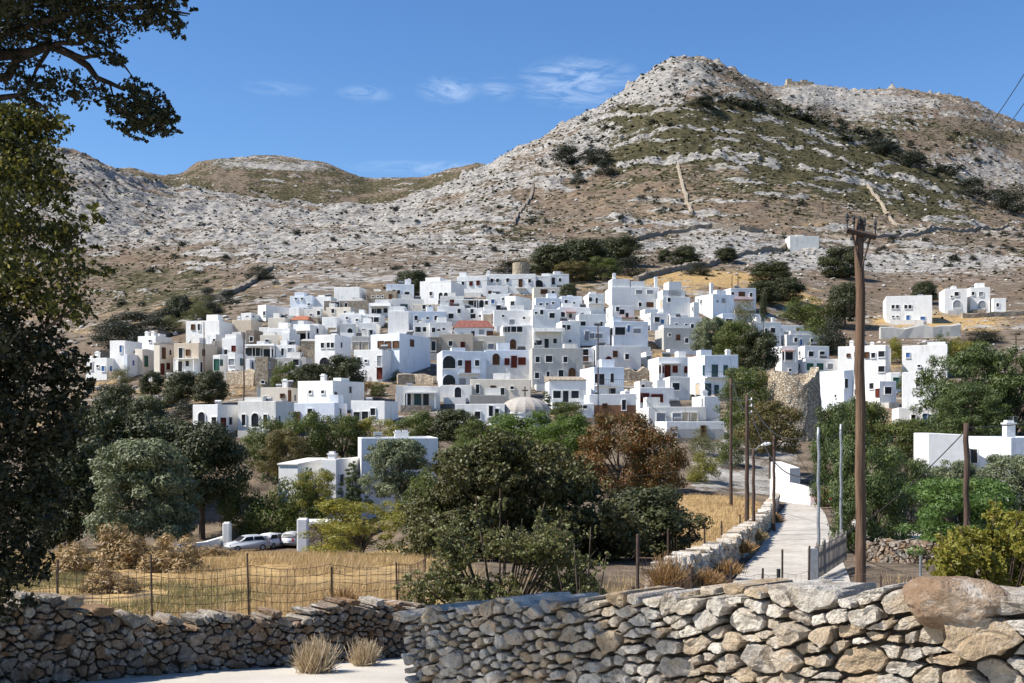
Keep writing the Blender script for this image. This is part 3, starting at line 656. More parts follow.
("white house with four black square windows over a brown arch", 500, 532, 325, 353, -5, 8, 'white', '503.3,329.5w 507.8,329.3m 513.6,329.3m 519.5,329.3m 513,344ao', ''),
("stacked white house with small grey hatch above the four black windows", 493, 533, 310, 330, -3, 6, 'white', '512,322my 503,316s 524,318s', 'k:510,524,305'),
("white house with a gabled hut on the roof near the tan strip", 529, 561, 309, 333, -6, 7, 'white', '541.7,311.5w 536,313s 552,315.6m', 'k:534,546,305'),
("blue white terraces behind the gabled hut", 532, 560, 298, 313, -8, 6, 'bluew', '547,304s 553,303s', ''),
("off white house with three dark doors in the heart of the village", 529, 565, 328, 354, -6, 8, 'white2', '538,342.7W 546.5,343.5d 555,341w', 's:531,562,332'),
("white house with two slim windows near the roof and a tiny one", 556, 580, 321, 352, -8, 7, 'white', '564,327.4w 568.6,327.4w 570,341s', ''),
("white house with three grey shutters above a long white parapet", 573, 610, 326, 346, -8, 7, 'bluew', '587,336dy 592,336my 598.5,336Wy', ''),
("white cubic house with two dark windows on the edge of a straw field", 583, 604, 294, 314, -8, 7, 'white', '590,299.5w 596.6,300.7l', 'b:586,602,304'),
("low white house with a salmon awning on its roof terrace", 556, 590, 307, 324, -6, 6, 'white', '560,314.5m 582,315w', 's:564,576,312.5,pink'),
("white roof house with pots between awning and slim windows", 575, 606, 314, 329, -6, 6, 'white', '583,324m 601,324w', ''),
("white roofs with a pink awning below the biggest white house", 606, 634, 306, 328, -8, 7, 'white', '617.5,308w 622,312m 627,315w', 's:618,633,318,pink'),
("biggest white house with stepped upper blocks and paired grey windows", 605, 659, 287, 310, -7, 9, 'white', '639,292Wy 650,292Wy 640,304.5w 650,304.5Wo', 'k:612,630,279 k:631,645,281 c:615,273 c:664,276'),
("bright white house with two brown pots on its terrace", 654, 690, 297, 318, -10, 8, 'white', '669,291w 662,304ge', 'k:655,686,290 k:669,682,281.5'),
("bluish house with dark glass veranda doors and a wide grey window", 605, 648, 321, 348, -9, 8, 'bluew', '612,331.7p 620,331p 637,331Wy', 'k:607,622,317'),
("small white house with a black hatch beside the low grey house", 644, 668, 313, 331, -9, 6, 'white', '657,319.5m 650,318s', ''),
("low grey cement house with a white end and one dark window", 655, 700, 328, 352, -9, 7, 'grey', '686.6,340.5wk', 'k:658,690,325,white'),
("pale blue block with a lit narrow front of three slits", 695, 734, 294, 320, -22, 9, 'bluew', '723.4,300.7my 698.5,300s 698.5,308s', 'c:707.6,283'),
("white house with two dark windows and a pink awning by a terrace tree", 722, 756, 288, 312, -10, 7, 'white', '731.4,294w 741.7,294Wo', 's:728,753,300,pink'),
("long low bluish white house among grey green trees", 716, 765, 314, 331, -6, 6, 'bluew', '721,321w 729,321Wk', ''),
("white house with two tall dark windows below a cypress", 741, 781, 322, 346, -10, 7, 'white', '766,331.5l 772.7,330.4m 755,332w', 'c:776,317'),
# lower front
("white house with a red brown door and an arched window at the village foot", 193, 242, 404, 437, 20, 6, 'white', '202,418.8a 215,421w 223,425.6dr 230,421w', ''),
("cream house with an arched door among two tall windows joined to the white one", 238, 294, 401, 437, 14, 6, 'white2', '244,420l 255.4,420a 265.6,420l 279,421l', 'k:242,262,397'),
("peach house with a dark door and a square pillar chimney", 257, 302, 387, 407, 12, 6, 'cream', '266,399.6w 289,397do', 'c:282,379'),
("white house with tall chimney two slits and an arched window at the foot", 298, 364, 381, 413, 26, 9, 'white', '310.5,392s 323,392s 334.4,397.5a', 'c:318.6,374'),
("bluish low terrace block below the tall chimney house", 286, 347, 403, 424, 10, 6, 'bluew', '', ''),
("white curved block with two dark openings over the green grove", 351, 398, 401, 424, 14, 6, 'white', '357.6,416m 364.6,415.5m', ''),
("shabby white house with three dark doors above white rubble", 396, 440, 386, 411, -4, 6, 'white2', '408,399.5d 417.6,400dt 426,399.5d', 's:406,436,393'),
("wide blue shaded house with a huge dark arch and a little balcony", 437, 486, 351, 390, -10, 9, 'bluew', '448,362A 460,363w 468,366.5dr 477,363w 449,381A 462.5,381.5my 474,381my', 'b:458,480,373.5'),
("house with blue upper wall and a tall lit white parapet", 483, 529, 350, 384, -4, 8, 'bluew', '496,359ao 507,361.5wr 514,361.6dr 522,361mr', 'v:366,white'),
("low cream wall house with one black window below the tall parapet", 470, 531, 379, 400, 2, 6, 'cream', '501,391.5m', ''),
("white house with a small black arch above the white long wall", 440, 474, 385, 402, 2, 6, 'white2', '458,392.6a', ''),
("bare grey concrete wall block beside the domed church", 470, 506, 395, 411, 0, 5, 'concrete', '', ''),
("long plain white house half hidden by trees next to the church", 455, 508, 404, 432, 4, 7, 'white', '491,411l 497,414l', ''),
("large grey weathered house with five dark windows and a brown arch", 527, 583, 348, 388, -5, 10, 'grey', '537.6,359.5w 549,359m 565.4,359.5w 537,375.5w 548,375.5l 561,375.5d 572,373.4ao', ''),
("narrow white house with an orange brown door on its balcony", 578, 594, 348, 370, -4, 6, 'white', '585.5,357.5do 585,347.9m', 'b:580,592,362'),
("white house with one dark red arched window and a small square one", 589, 641, 346, 371, -6, 8, 'white', '608.6,361.5ar 627,356.6w', ''),
("pale blue two storey house with a railing before its three doors", 580, 624, 367, 402, -14, 8, 'bluew', '595,378.4l 601.6,380d 612,378l 595,394s 612,391.7m', 'b:594,622,385.5'),
("white cottage with door between two windows under a rubble roof", 545, 586, 380, 408, -4, 7, 'white', '557,394.5m 565.7,397d 575,394.5m', 'l:stone,.9'),
("long white terrace over a brown wall behind the rust coloured tree", 584, 636, 394, 420, -4, 6, 'white', '', 'v:405,brownr'),
("small white chimney block with a dark hole by the church trees", 577, 594, 403, 422, -4, 4, 'white', '585,407s', ''),
("white porch house with brown doors in deep shade and two windows", 648, 692, 357, 386, -8, 8, 'white', '660.5,369.5wr 667.5,371dr 675,369wr 686.6,369.5wr', 's:657,680,364'),
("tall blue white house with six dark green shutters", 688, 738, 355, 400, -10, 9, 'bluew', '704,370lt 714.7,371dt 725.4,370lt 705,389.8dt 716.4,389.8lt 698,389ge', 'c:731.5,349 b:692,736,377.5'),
("small white arcade with a grey window between two white houses", 663, 690, 377, 400, -6, 5, 'white2', '676,386.5m', ''),
("white house with two dark red windows and a low parapet", 630, 674, 388, 414, -7, 7, 'white', '644,397.5mr 657,398Wr 636.5,395.5s', ''),
("low white row with four shuttered openings near the rust coloured tree", 640, 706, 407, 429, -5, 6, 'white2', '661,417.5my 677,417.5my 686,416.8me 693,417me', ''),
("small white tower block with a slit beside the wooden poles", 692, 720, 396, 423, -8, 6, 'white', '703,404l', 'c:705,390'),
("flat white terrace on a grey retaining wall at the end of the lane", 655, 724, 421, 440, -4, 8, 'white', '', 'v:429,grey'),
# east of the ruined windmill
("white house with pink porch canopy and outside stair", 771, 798, 346, 382, -6, 7, 'white', '786,356p 790,370s', 's:780,794,351,pink'),
("white upper house with three dark windows in a row behind the ruined mill", 792, 829, 346, 364, -8, 8, 'white', '800,354m 811,354m 822,354m', ''),
("white lower house with three green windows beside the ruined mill", 793, 838, 359, 386, -8, 7, 'white', '810,366.5mg 820,366.5mg 830,366.5my', 'k:794,806,357'),
("grey white stack of roofs above the three dark windows", 777, 830, 335, 355, -10, 6, 'white2', '', 'c:816,338 k:790,812,331'),
("small white house at the top of the grey stack of roofs", 769, 804, 325, 343, -6, 6, 'white', '780,330w', ''),
("tall white house with a lit end and a shaded front of two windows", 838, 891, 346, 386, 24, 11, 'white', '856,354.5w 881.5,354m 881.5,369m', 'c:851,340 c:871,342'),
("pale blue house with a black slit standing behind the ruined mill", 820, 853, 370, 412, -14, 8, 'bluew', '844,383.4l 836,396s', ''),
("white house with brown shaded windows next to the tall wooden pole", 862, 896, 381, 408, -8, 7, 'white', '878,392.5mr 888,390.5m 872,384.5W', 's:866,890,384'),
("stone shed with a black doorway in the olive grove", 749, 774, 358, 372, 10, 5, 'stone', '760,364.5m', ''),
("white house with two pairs of windows and blue doors high on the slope", 883, 932, 296, 324, 14, 12, 'white', '893,306.8w 897.4,306.8w 905.8,306.8w 910,306.8w 893,316.6s 897.4,316.6s 908,319db 922.7,318.8mb', ''),
("white hillside house with a grey window over a glazed arch", 939, 967, 289, 314, 10, 9, 'white', '956.6,294m 957,304Ay 944,295s', ''),
("white hillside house with a glazed arch nearer the end of the row", 963, 990, 287, 313, 8, 9, 'white', '973,293.5w 981,294my 982,304.5Ay', ''),
("small white annex with one window closing the hillside row", 988, 1006, 298, 314, 8, 6, 'white', '997.6,305w', ''),
("white house with a pale blue upper block and a balcony in the trees", 902, 948, 345, 380, 22, 9, 'white', '924,374m 919,366s', 'k:927,944,342,bluew'),
("bright white lower house with one black slit below the pale blue block", 902, 940, 372, 412, 18, 7, 'white', '918,382l', ''),
("white walled yard with narrow blue doors under the big pine", 892, 938, 408, 428, 10, 6, 'white', '925,419lb 930.5,420lb', ''),
]
for h_ in HS: house(*h_)
for h_ in [
("little stone house with a dark doorway at the flank of the big pale blue house", 428, 441, 337, 357, -4, 5, 'dstone', '433.5,346d', ''),
("low white roofs with two brown hatches behind the low grey house", 662, 702, 317, 334, -9, 7, 'white', '676,324.5s 686,325s', 'k:664,676,314'),
("bluish low block under the east end of the top row", 558, 582, 296, 311, -6, 6, 'bluew', '566,302w 574,303s', ''),
("white terrace block with one slot between porch and red windowed houses", 634, 652, 381, 394, -6, 5, 'white2', '643,386s', ''),
("flat white terrace behind the brown walled one", 618, 642, 391, 405, -6, 6, 'white', '', ''),
("tiny white house wedged under the bright house with brown pots", 640, 658, 309, 322, -8, 5, 'white', '649,314s', ''),
("narrow white house between pots terrace and pale blue slit block", 688, 699, 302, 322, -8, 5, 'white', '693,309w', ''),
("white house with one brown door over the round trees terrace", 232, 250, 332, 346, 10, 5, 'white2', '240,340dr', ''),
("white house with a slot window above the grey concrete box", 206, 226, 334, 348, 12, 5, 'white', '216,340s', ''),
("cream block with a small dark window under the cube's shaded flank", 268, 292, 318, 332, 8, 5, 'cream', '281,324s', ''),
("white house with two slots between beige recess and row of porches", 305, 326, 324, 340, 6, 6, 'white', '312,331s 319,331w', ''),
("white cottage with a blue shutter above the grey garage", 340, 358, 333, 350, 0, 6, 'white', '349,340wb', ''),
("grey white house with a brown door near the four arched openings", 440, 464, 296, 312, -2, 6, 'white2', '452,304dr', ''),
("white house with a wide dark slot in the crowd below the top row", 486, 508, 286, 302, 0, 6, 'white', '496,293W', ''),
("white house with two black dots for windows under the tan fronted house", 566, 588, 308, 322, -6, 5, 'white', '572,314s 580,314s', ''),
("white house with a grey door beside the red windowed facade", 640, 652, 352, 368, -8, 5, 'white', '646,361dy', ''),
("pale house with a tall slit behind the white house with pink porch", 757, 776, 338, 356, -8, 6, 'white2', '766,346l', ''),
("white house with dark veranda squeezed next to the tall pole", 846, 868, 384, 406, -8, 6, 'white', '857,392W', ''),
("white garden house with a green door below the slope house stair", 886, 906, 372, 392, 10, 6, 'white', '896,383dg', ''),
]: house(*h_)
# farther down, closer to the road
house("bluish white house with flat white roof and twin chimneys behind the olive tree", 358, 438, 437, 500, -10, 9, 'white', '', 'c:399,434 c:406,434', D=124)
house("white house with a bright blue door beside a dark conifer", 322, 361, 459, 506, 12, 8, 'white', '341,503db 341,480m', 'c:327,455', D=121)
house("low white outbuilding with a sloping parapet beside the blue door house", 279, 326, 464, 505, 16, 7, 'white', '', 'l:roofw,.5', D=120)
house("little white chapel gable showing between the treetops", 464, 494, 431, 446, 14, 7, 'white', '', 'l:roofw,1.0', D=140)
house("long white house with a stepped wall at its end and blue and white chimney", 914, 968, 434, 476, 8, 6, 'white', '', '', D=96)
house("long bluish white house under a strip of terracotta tiles behind the pines", 958, 1062, 436, 486, -6, 9, 'bluew', '975,456m', 'k:962,1050,434.5,tile c:1018,421', D=93)
# blank shed far up the slope and the fort on the summit
house("lone white flat shed on the bare slope above the village", 785, 819, 236, 250, -2, 8, 'white2', '', '', 'shed', D=gpt(800, 249.5, 380, 700).y)
house("ruined stone fort on the summit ridge", 784, 814, 81.5, 92, -4, 12, 'stone', '790,86W 806,86W', 'k:785,792,79 k:802,808,79.5', 'ruin', D=1345)
# ---- domed church
def church():
    D = 162.; cx = xpx(D + 4, 525); z0 = gz(cx, D) - 1.5; r = 25 * D / F; zd = zpy(D + 4, 412.5) - z0
    root = empty('church', (cx, D + 4, z0), "white church with a grey ribbed dome and a cross", 'church')
    m = MB(); m.lathe([(r, 0), (r, zd - .25), (r + .12, zd - .2), (r + .12, zd), (r - .1, zd)], 32); m.build('drum', M['white'], root)
    hd = (412.5 - 396.5) * D / F; m = MB(); n = 48; pr = []
    for i in range(10):
        t = i / 9 * math.pi / 2; pr.append((max(.03, r * 1.03 * math.cos(t)), zd + hd * math.sin(t)))
    v = []; f = []
    for i, (q, z) in enumerate(pr):
        for j in range(n):
            t = 2 * math.pi * j / n; k = 1 + (.03 if j % 3 == 0 else 0) * min(1, q); v.append((q * k * math.cos(t), q * k * math.sin(t), z))
    for i in range(9):
        for j in range(n): f.append((i*n + j, i*n + (j+1) % n, (i+1)*n + (j+1) % n, (i+1)*n + j))
    f.append(tuple(9*n + j for j in range(n)))
    obj('dome', v, f, M['domeg'], root)
    m = MB(); zt = zd + hd; m.box(-.09, .09, -.09, .09, zt - .05, zt + 1.5); m.box(-.45, .45, -.08, .08, zt + .85, zt + 1.03); m.build('cross', M['iron'], root)
    k = MB().box(-r - 5.5, -r + .6, -1, 4, 0, zd - 1.0); k.build('nave', M['white'], root)
church()
# ---- round towers of rubble
def tower(label, px, D, wpx_b, wpx_t, ytop, ybase, ruin, cat):
    x = xpx(D + 3, px); rb = wpx_b / 2 * D / F; rt = wpx_t / 2 * D / F; z0 = gz(x, D) - 2.5; H = zpy(D, ytop) - z0; n = 72; lv = 14
    root = empty('windmill_ruin' if ruin else 'round_tower', (x, D + rb, z0), label, cat)
    v = []; f = []; th = .9
    for side in (0, 1):
        for i in range(lv + 1):
            for j in range(n):
                t = 2 * math.pi * j / n; ht = H
                if ruin:   # broken rim: highest on the flanks, a gap in front
                    ht = H - 1.6 * math.exp(-(((math.degrees(t) - 282 + 180) % 360 - 180) / 30)**2) - .4 * (1 + per2(t * 3.1, 7.7)) - .35 * per2(t * 9, 3.) + .5 * math.exp(-(((math.degrees(t) - 345 + 180) % 360 - 180) / 30)**2)
                z = ht * i / lv; rr = rb + (rt - rb) * (z / H); rr = rr - th * side + .06 * float(per2(t * 12, z * 1.7)) + .05 * float(per2(t * 30, z * 4))
                v.append((rr * math.cos(t), rr * math.sin(t), z))
    o = (lv + 1) * n
    for i in range(lv):
        for j in range(n):
            j2 = (j + 1) % n; f += [(i*n + j, i*n + j2, (i+1)*n + j2, (i+1)*n + j), (o + i*n + j2, o + i*n + j, o + (i+1)*n + j, o + (i+1)*n + j2)]
    for j in range(n):
        j2 = (j + 1) % n; f.append((lv*n + j, lv*n + j2, o + lv*n + j2, o + lv*n + j))
    obj('wall', v, f, M['stone'], root)
    if not ruin: obj('roof', [((rb - th) * math.cos(2*math.pi*j/n), (rb - th) * math.sin(2*math.pi*j/n), H - .7) for j in range(n)], [tuple(range(n))], M['roofg'], root)
    else: obj('fallen_rubble', [((rb - th + .1) * math.cos(2*math.pi*j/n), (rb - th + .1) * math.sin(2*math.pi*j/n), H * .55 + .5 * float(per2(j * .3, 1.))) for j in range(n)], [tuple(range(n))], M['dstone'], root)
tower("ruined round windmill of pale rubble with a broken rim", 795, 146, 64, 52, 367.5, 426, True, 'windmill')
tower("short round stone tower standing above the long top house", 521, 347, 18, 17, 262, 285, False, 'tower')
# ------------------------------------------------------------------ plants
M['l_oak'] = m_leaf('holm_oak_leaves', (.019, .025, .008), (.08, .086, .026), None, .1)
M['l_bush'] = m_leaf('olive_green_oak_leaves', (.03, .033, .011), (.13, .124, .042), None, .1)
M['l_olive'] = m_leaf('olive_leaves', (0.081, 0.099, 0.047), (0.218, 0.237, 0.128), None, .15)
M['l_grove'] = m_leaf('broad_green_leaves', (0.039, 0.060, 0.013), (0.130, 0.162, 0.035), (.14, .1, .03), .28)
M['l_light'] = m_leaf('fresh_green_leaves', (.04, .075, .012), (.14, .19, .035), None, .35)
M['l_yellow'] = m_leaf('yellowing_leaves', (0.100, 0.114, 0.020), (0.300, 0.276, 0.050), (.3, .22, .04), .35)
M['l_rust'] = m_leaf('rust_coloured_leaves', (.085, .042, .014), (.235, .105, .03), (.08, .085, .024), .25, k2=.55)
M['l_pine'] = m_leaf('pine_needles', (0.033, 0.054, 0.016), (0.111, 0.144, 0.035), None, .15)
M['l_bpine'] = m_leaf('bright_pine_needles', (0.050, 0.102, 0.022), (0.150, 0.228, 0.050), None, .25)
M['l_scrub'] = m_leaf('olive_green_scrub_leaves', (0.060, 0.070, 0.024), (0.188, 0.189, 0.066), (.16, .11, .06), .2)
M['l_shrub'] = m_leaf('dark_shrub_leaves', (.014, .018, .009), (.042, .048, .022), None, .1)
M['l_brown'] = m_leaf('brownish_green_leaves', (0.058, 0.058, 0.018), (0.169, 0.138, 0.040), (.16, .09, .035), .22)
M['l_dry'] = m_leaf('dry_straw_twigs', (.31, .205, .1), (.56, .41, .215), None, .2)
M['l_near'] = m_leaf('terebinth_sunlit_leaves', (.022, .027, .008), (.072, .08, .02), (.28, .245, .045), .33, k2=.7)  # the yellow share of leaves is sunlight put into the colour
M['l_shade'] = m_leaf('shade_dark_leaves', (0.013, 0.016, 0.006), (0.046, 0.050, 0.016), (.07, .05, .02), .18, k2=.9)  # shade put into the leaf colour
def leaves(name, C, Nn, S, asp, lc, rs):
    n = len(C); r = rs.normal(size=(n, 3)); Nn = Nn / (np.linalg.norm(Nn, axis=1)[:, None] + 1e-9)
    T = np.cross(Nn, r); T /= np.linalg.norm(T, axis=1)[:, None] + 1e-9; B = np.cross(Nn, T)
    S = S[:, None]; V = np.stack([C - T * S, C + B * S * asp - T * S * .1, C + T * S, C - B * S * asp - T * S * .1], 1).reshape(-1, 3)
    me = npmesh(name, V, np.arange(4 * n).reshape(-1, 4)); fattr(me, 'lc', np.clip(lc, 0, 1)); fattr(me, 'lr', rs.rand(n)); return me
def crown_pts(rs, n, K, rmin, rmax, shape='round', fill=.35):
    """unit crown: x,y in -.5...5, z 0..1"""
    bl = []
    while len(bl) < K:
        p = rs.uniform(-1, 1, 3); d = np.linalg.norm(p)
        if shape == 'cone':
            z = rs.uniform(.02, .97); rr = .5 * (1 - z)**.8 * rs.uniform(.3, .95) + .02; t = rs.uniform(0, 6.283); c = np.array([rr * math.cos(t), rr * math.sin(t), z]); rad = rs.uniform(rmin, rmax) * (1.15 - z * .7)
        else:
            if d > 1 or d < fill: continue
            rad = rs.uniform(rmin, rmax)
            c = np.array([p[0] * (.5 - rad * .8), p[1] * (.5 - rad * .8), .5 + p[2] * (.5 - rad * .7)])
            if shape == 'flat': c[2] = .62 + p[2] * .3
            if shape == 'bush': c[2] = abs(p[2]) * (1 - rad) * .95 + .03
            if shape == 'tall': c[2] = .5 + p[2] * .46; c[:2] *= 1 - .45 * max(0, p[2])
            if shape == 'dome':
                z = rs.uniform(.06, .97 - rad); zz = z + rad * .4; R_ = .5 * math.sqrt(max(.02, 1 - max(0, (zz - .4) / .62)**2)) * (.8 + .2 * min(1, z / .3)) - rad * .8; t = rs.uniform(0, 6.283); q = max(0, R_) * rs.uniform(fill, 1)**.6; c = np.array([q * math.cos(t), q * math.sin(t), z])
        bl.append((c, rad, rs.uniform(0, 1)))
    W = np.array([b[1]**2 for b in bl]); W /= W.sum(); idx = rs.choice(K, n, p=W)
    Cn = np.array([b[0] for b in bl])[idx]; Rd = np.array([b[1] for b in bl])[idx]; tone = np.array([b[2] for b in bl])[idx]
    d = rs.normal(size=(n, 3)); d /= np.linalg.norm(d, axis=1)[:, None]
    u = 1 - np.abs(rs.normal(0, .26, n)); u = np.clip(u + rs.normal(0, .07, n), .1, 1.25)
    P = Cn + d * (Rd * u)[:, None] * np.array([1, 1, .8 if shape != 'cone' else .45])
    P[:, 2] = np.maximum(P[:, 2], -.02)
    return P, d, tone, bl
_tv = {}
def variant(kind, seed, n, K, rmin, rmax, shape, leafm, mat, asp, bark='bark', fill=.35, squash=1.):
    """unit crown and trunk meshes shared by the copies of one kind of tree; leafm: leaf length as a share of crown width"""
    key = (kind, seed)
    if key in _tv: return _tv[key]
    rs = np.random.RandomState(seed * 77 + len(kind)); P, d, tone, bl = crown_pts(rs, n, K, rmin, rmax, shape, fill)
    lo_, hi_ = np.percentile(P, 1.5, axis=0), np.percentile(P, 98.5, axis=0); hi_[2] = np.percentile(P[:, 2], 99.3); mid_ = (lo_ + hi_) / 2; mid_[2] = 0
    tr_ = lambda q: (np.asarray(q) - mid_) / np.array([hi_[0] - lo_[0], hi_[1] - lo_[1], hi_[2]])
    P = tr_(P); bl = [(tr_(c), r_, t_) for c, r_, t_ in bl]
    Nn = d * 1. + rs.normal(size=(n, 3)) * .36 + np.array([0, 0, .3])
    me = leaves('crown', P, Nn, leafm * rs.uniform(.55, 1.25, n), asp, .2 + .45 * tone + rs.normal(0, .12, n), rs); me.materials.append(M[mat])
    m = MB(); lean = rs.uniform(-.05, .05, 2)
    m.tube([(0, 0, -.35), (lean[0] * .4, lean[1] * .4, 0.02), (lean[0], lean[1], .3), (lean[0] * 1.4, lean[1], .6)], [.045, .035, .028, .012], 7)
    for c, r, _ in bl[:12]:
        a = np.array([lean[0] * .8, lean[1] * .8, rs.uniform(.0, .3)]); mid = a * .5 + c * .5 + rs.normal(0, .025, 3)
        m.tube([a, mid, c], [.02, .012, .004], 5)
    tm = bpy.data.meshes.new('trunk'); tm.from_pydata(m.v, [], m.f); tm.materials.append(M[bark]); tm.update()
    _tv[key] = (me, tm); return me, tm
KIND = {
 'oak': lambda s: variant('oak', s, 17000, 70, .09, .18, 'dome', .024, 'l_oak', .55),
 'olive': lambda s: variant('olive', s, 24000, 130, .06, .13, 'dome', .028, 'l_olive', .3, fill=.25),
 'grove': lambda s: variant('grove', s, 13000, 60, .08, .17, 'dome', .021, 'l_grove', .5),
 'light': lambda s: variant('light', s, 15000, 60, .08, .16, 'dome', .02, 'l_light', .55),
 'yellow': lambda s: variant('yellow', s, 10000, 60, .06, .13, 'dome', .019, 'l_yellow', .5, fill=.2),
 'rust': lambda s: variant('rust', s, 17000, 75, .07, .15, 'dome', .019, 'l_rust', .55),
 'pine': lambda s: variant('pine', s, 22000, 85, .06, .13, 'dome', .024, 'l_pine', .28, fill=.25),
 'bpine': lambda s: variant('bpine', s, 30000, 80, .07, .14, 'dome', .022, 'l_bpine', .3, fill=.3),
 'bush': lambda s: variant('bush', s, 7000, 34, .12, .22, 'bush', .024, 'l_shrub', .5),
 'gbush': lambda s: variant('gbush', s, 7500, 44, .1, .2, 'bush', .024, 'l_grove', .5),
 'obush': lambda s: variant('obush', s, 7500, 44, .1, .2, 'bush', .022, 'l_scrub', .4),
 'ybush': lambda s: variant('ybush', s, 7500, 44, .1, .18, 'bush', .024, 'l_yellow', .5),
 'rbush': lambda s: variant('rbush', s, 4000, 24, .1, .2, 'bush', .024, 'l_rust', .5),
 'brown': lambda s: variant('brown', s, 16000, 70, .07, .15, 'dome', .02, 'l_brown', .5),
 'cypress': lambda s: variant('cypress', s, 4000, 30, .16, .26, 'tall', .05, 'l_oak', .3),
 'conifer': lambda s: variant('conifer', s, 9000, 70, .07, .13, 'cone', .03, 'l_pine', .22, 'dbark'),
}
NAMES = {'oak': ('oak_tree', 'tree'), 'olive': ('olive_tree', 'tree'), 'grove': ('broadleaf_tree', 'tree'), 'light': ('broadleaf_tree', 'tree'), 'yellow': ('young_tree', 'tree'), 'rust': ('autumn_tree', 'tree'),
         'pine': ('pine_tree', 'tree'), 'bpine': ('pine_tree', 'tree'), 'bush': ('shrub', 'shrub'), 'gbush': ('shrub', 'shrub'), 'obush': ('shrub', 'shrub'), 'ybush': ('shrub', 'shrub'), 'rbush': ('shrub', 'shrub'), 'brown': ('spreading_tree', 'tree'), 'cypress': ('cypress_tree', 'tree'), 'conifer': ('conifer_tree', 'tree')}
_cnt = [0]
def tree(label, kind, x0, x1, yt, yb, D=None, seed=None, stem=.04, group=None):
    """x0..x1, yt..yb: where the crown shows; D: metres from the road, else where its foot meets the ground"""
    _cnt[0] += 1; s = seed if seed is not None else 1 + _cnt[0] % 3
    pc = (x0 + x1) / 2
    if D is None: D = gpt(pc, yb, 90, 1400).y
    x = xpx(D, pc); W = (x1 - x0) * D / F; zg = gz(x, D); zt = zpy(D, yt); zb = max(zpy(D, yb), zg - .5)
    cr, tr = KIND[kind](s); nm, cat = NAMES[kind]; bush = 'bush' in kind
    if bush:
        zb = min(zb, zg + .2)
        o = link(nm, cr, None, (x, D, zb - .15), random.uniform(0, 6.28), (W, W, max(.5, zt - zb + .15))); tag(o, label, cat, group); return o
    zb = max(zb, zg + stem * (zt - zg) * .5)
    root = empty(nm, (x, D, zg - .1), label, cat, group)
    H = zt - zb; rz = random.uniform(0, 6.28)
    a = link('trunk', tr, root, (0, 0, zb - zg + .1), rz, (W * .8, W * .8, H)); 
    gap = (zb - zg) / max(H, .1)
    if gap > .34: MB().tube([(0, 0, -.3), (0, 0, zb - zg + .1)], [W * .045, W * .036], 8).build('stem', M['bark'], root)
    link('crown', cr, root, (0, 0, zb - zg + .1), rz, (W, W, H)); return root
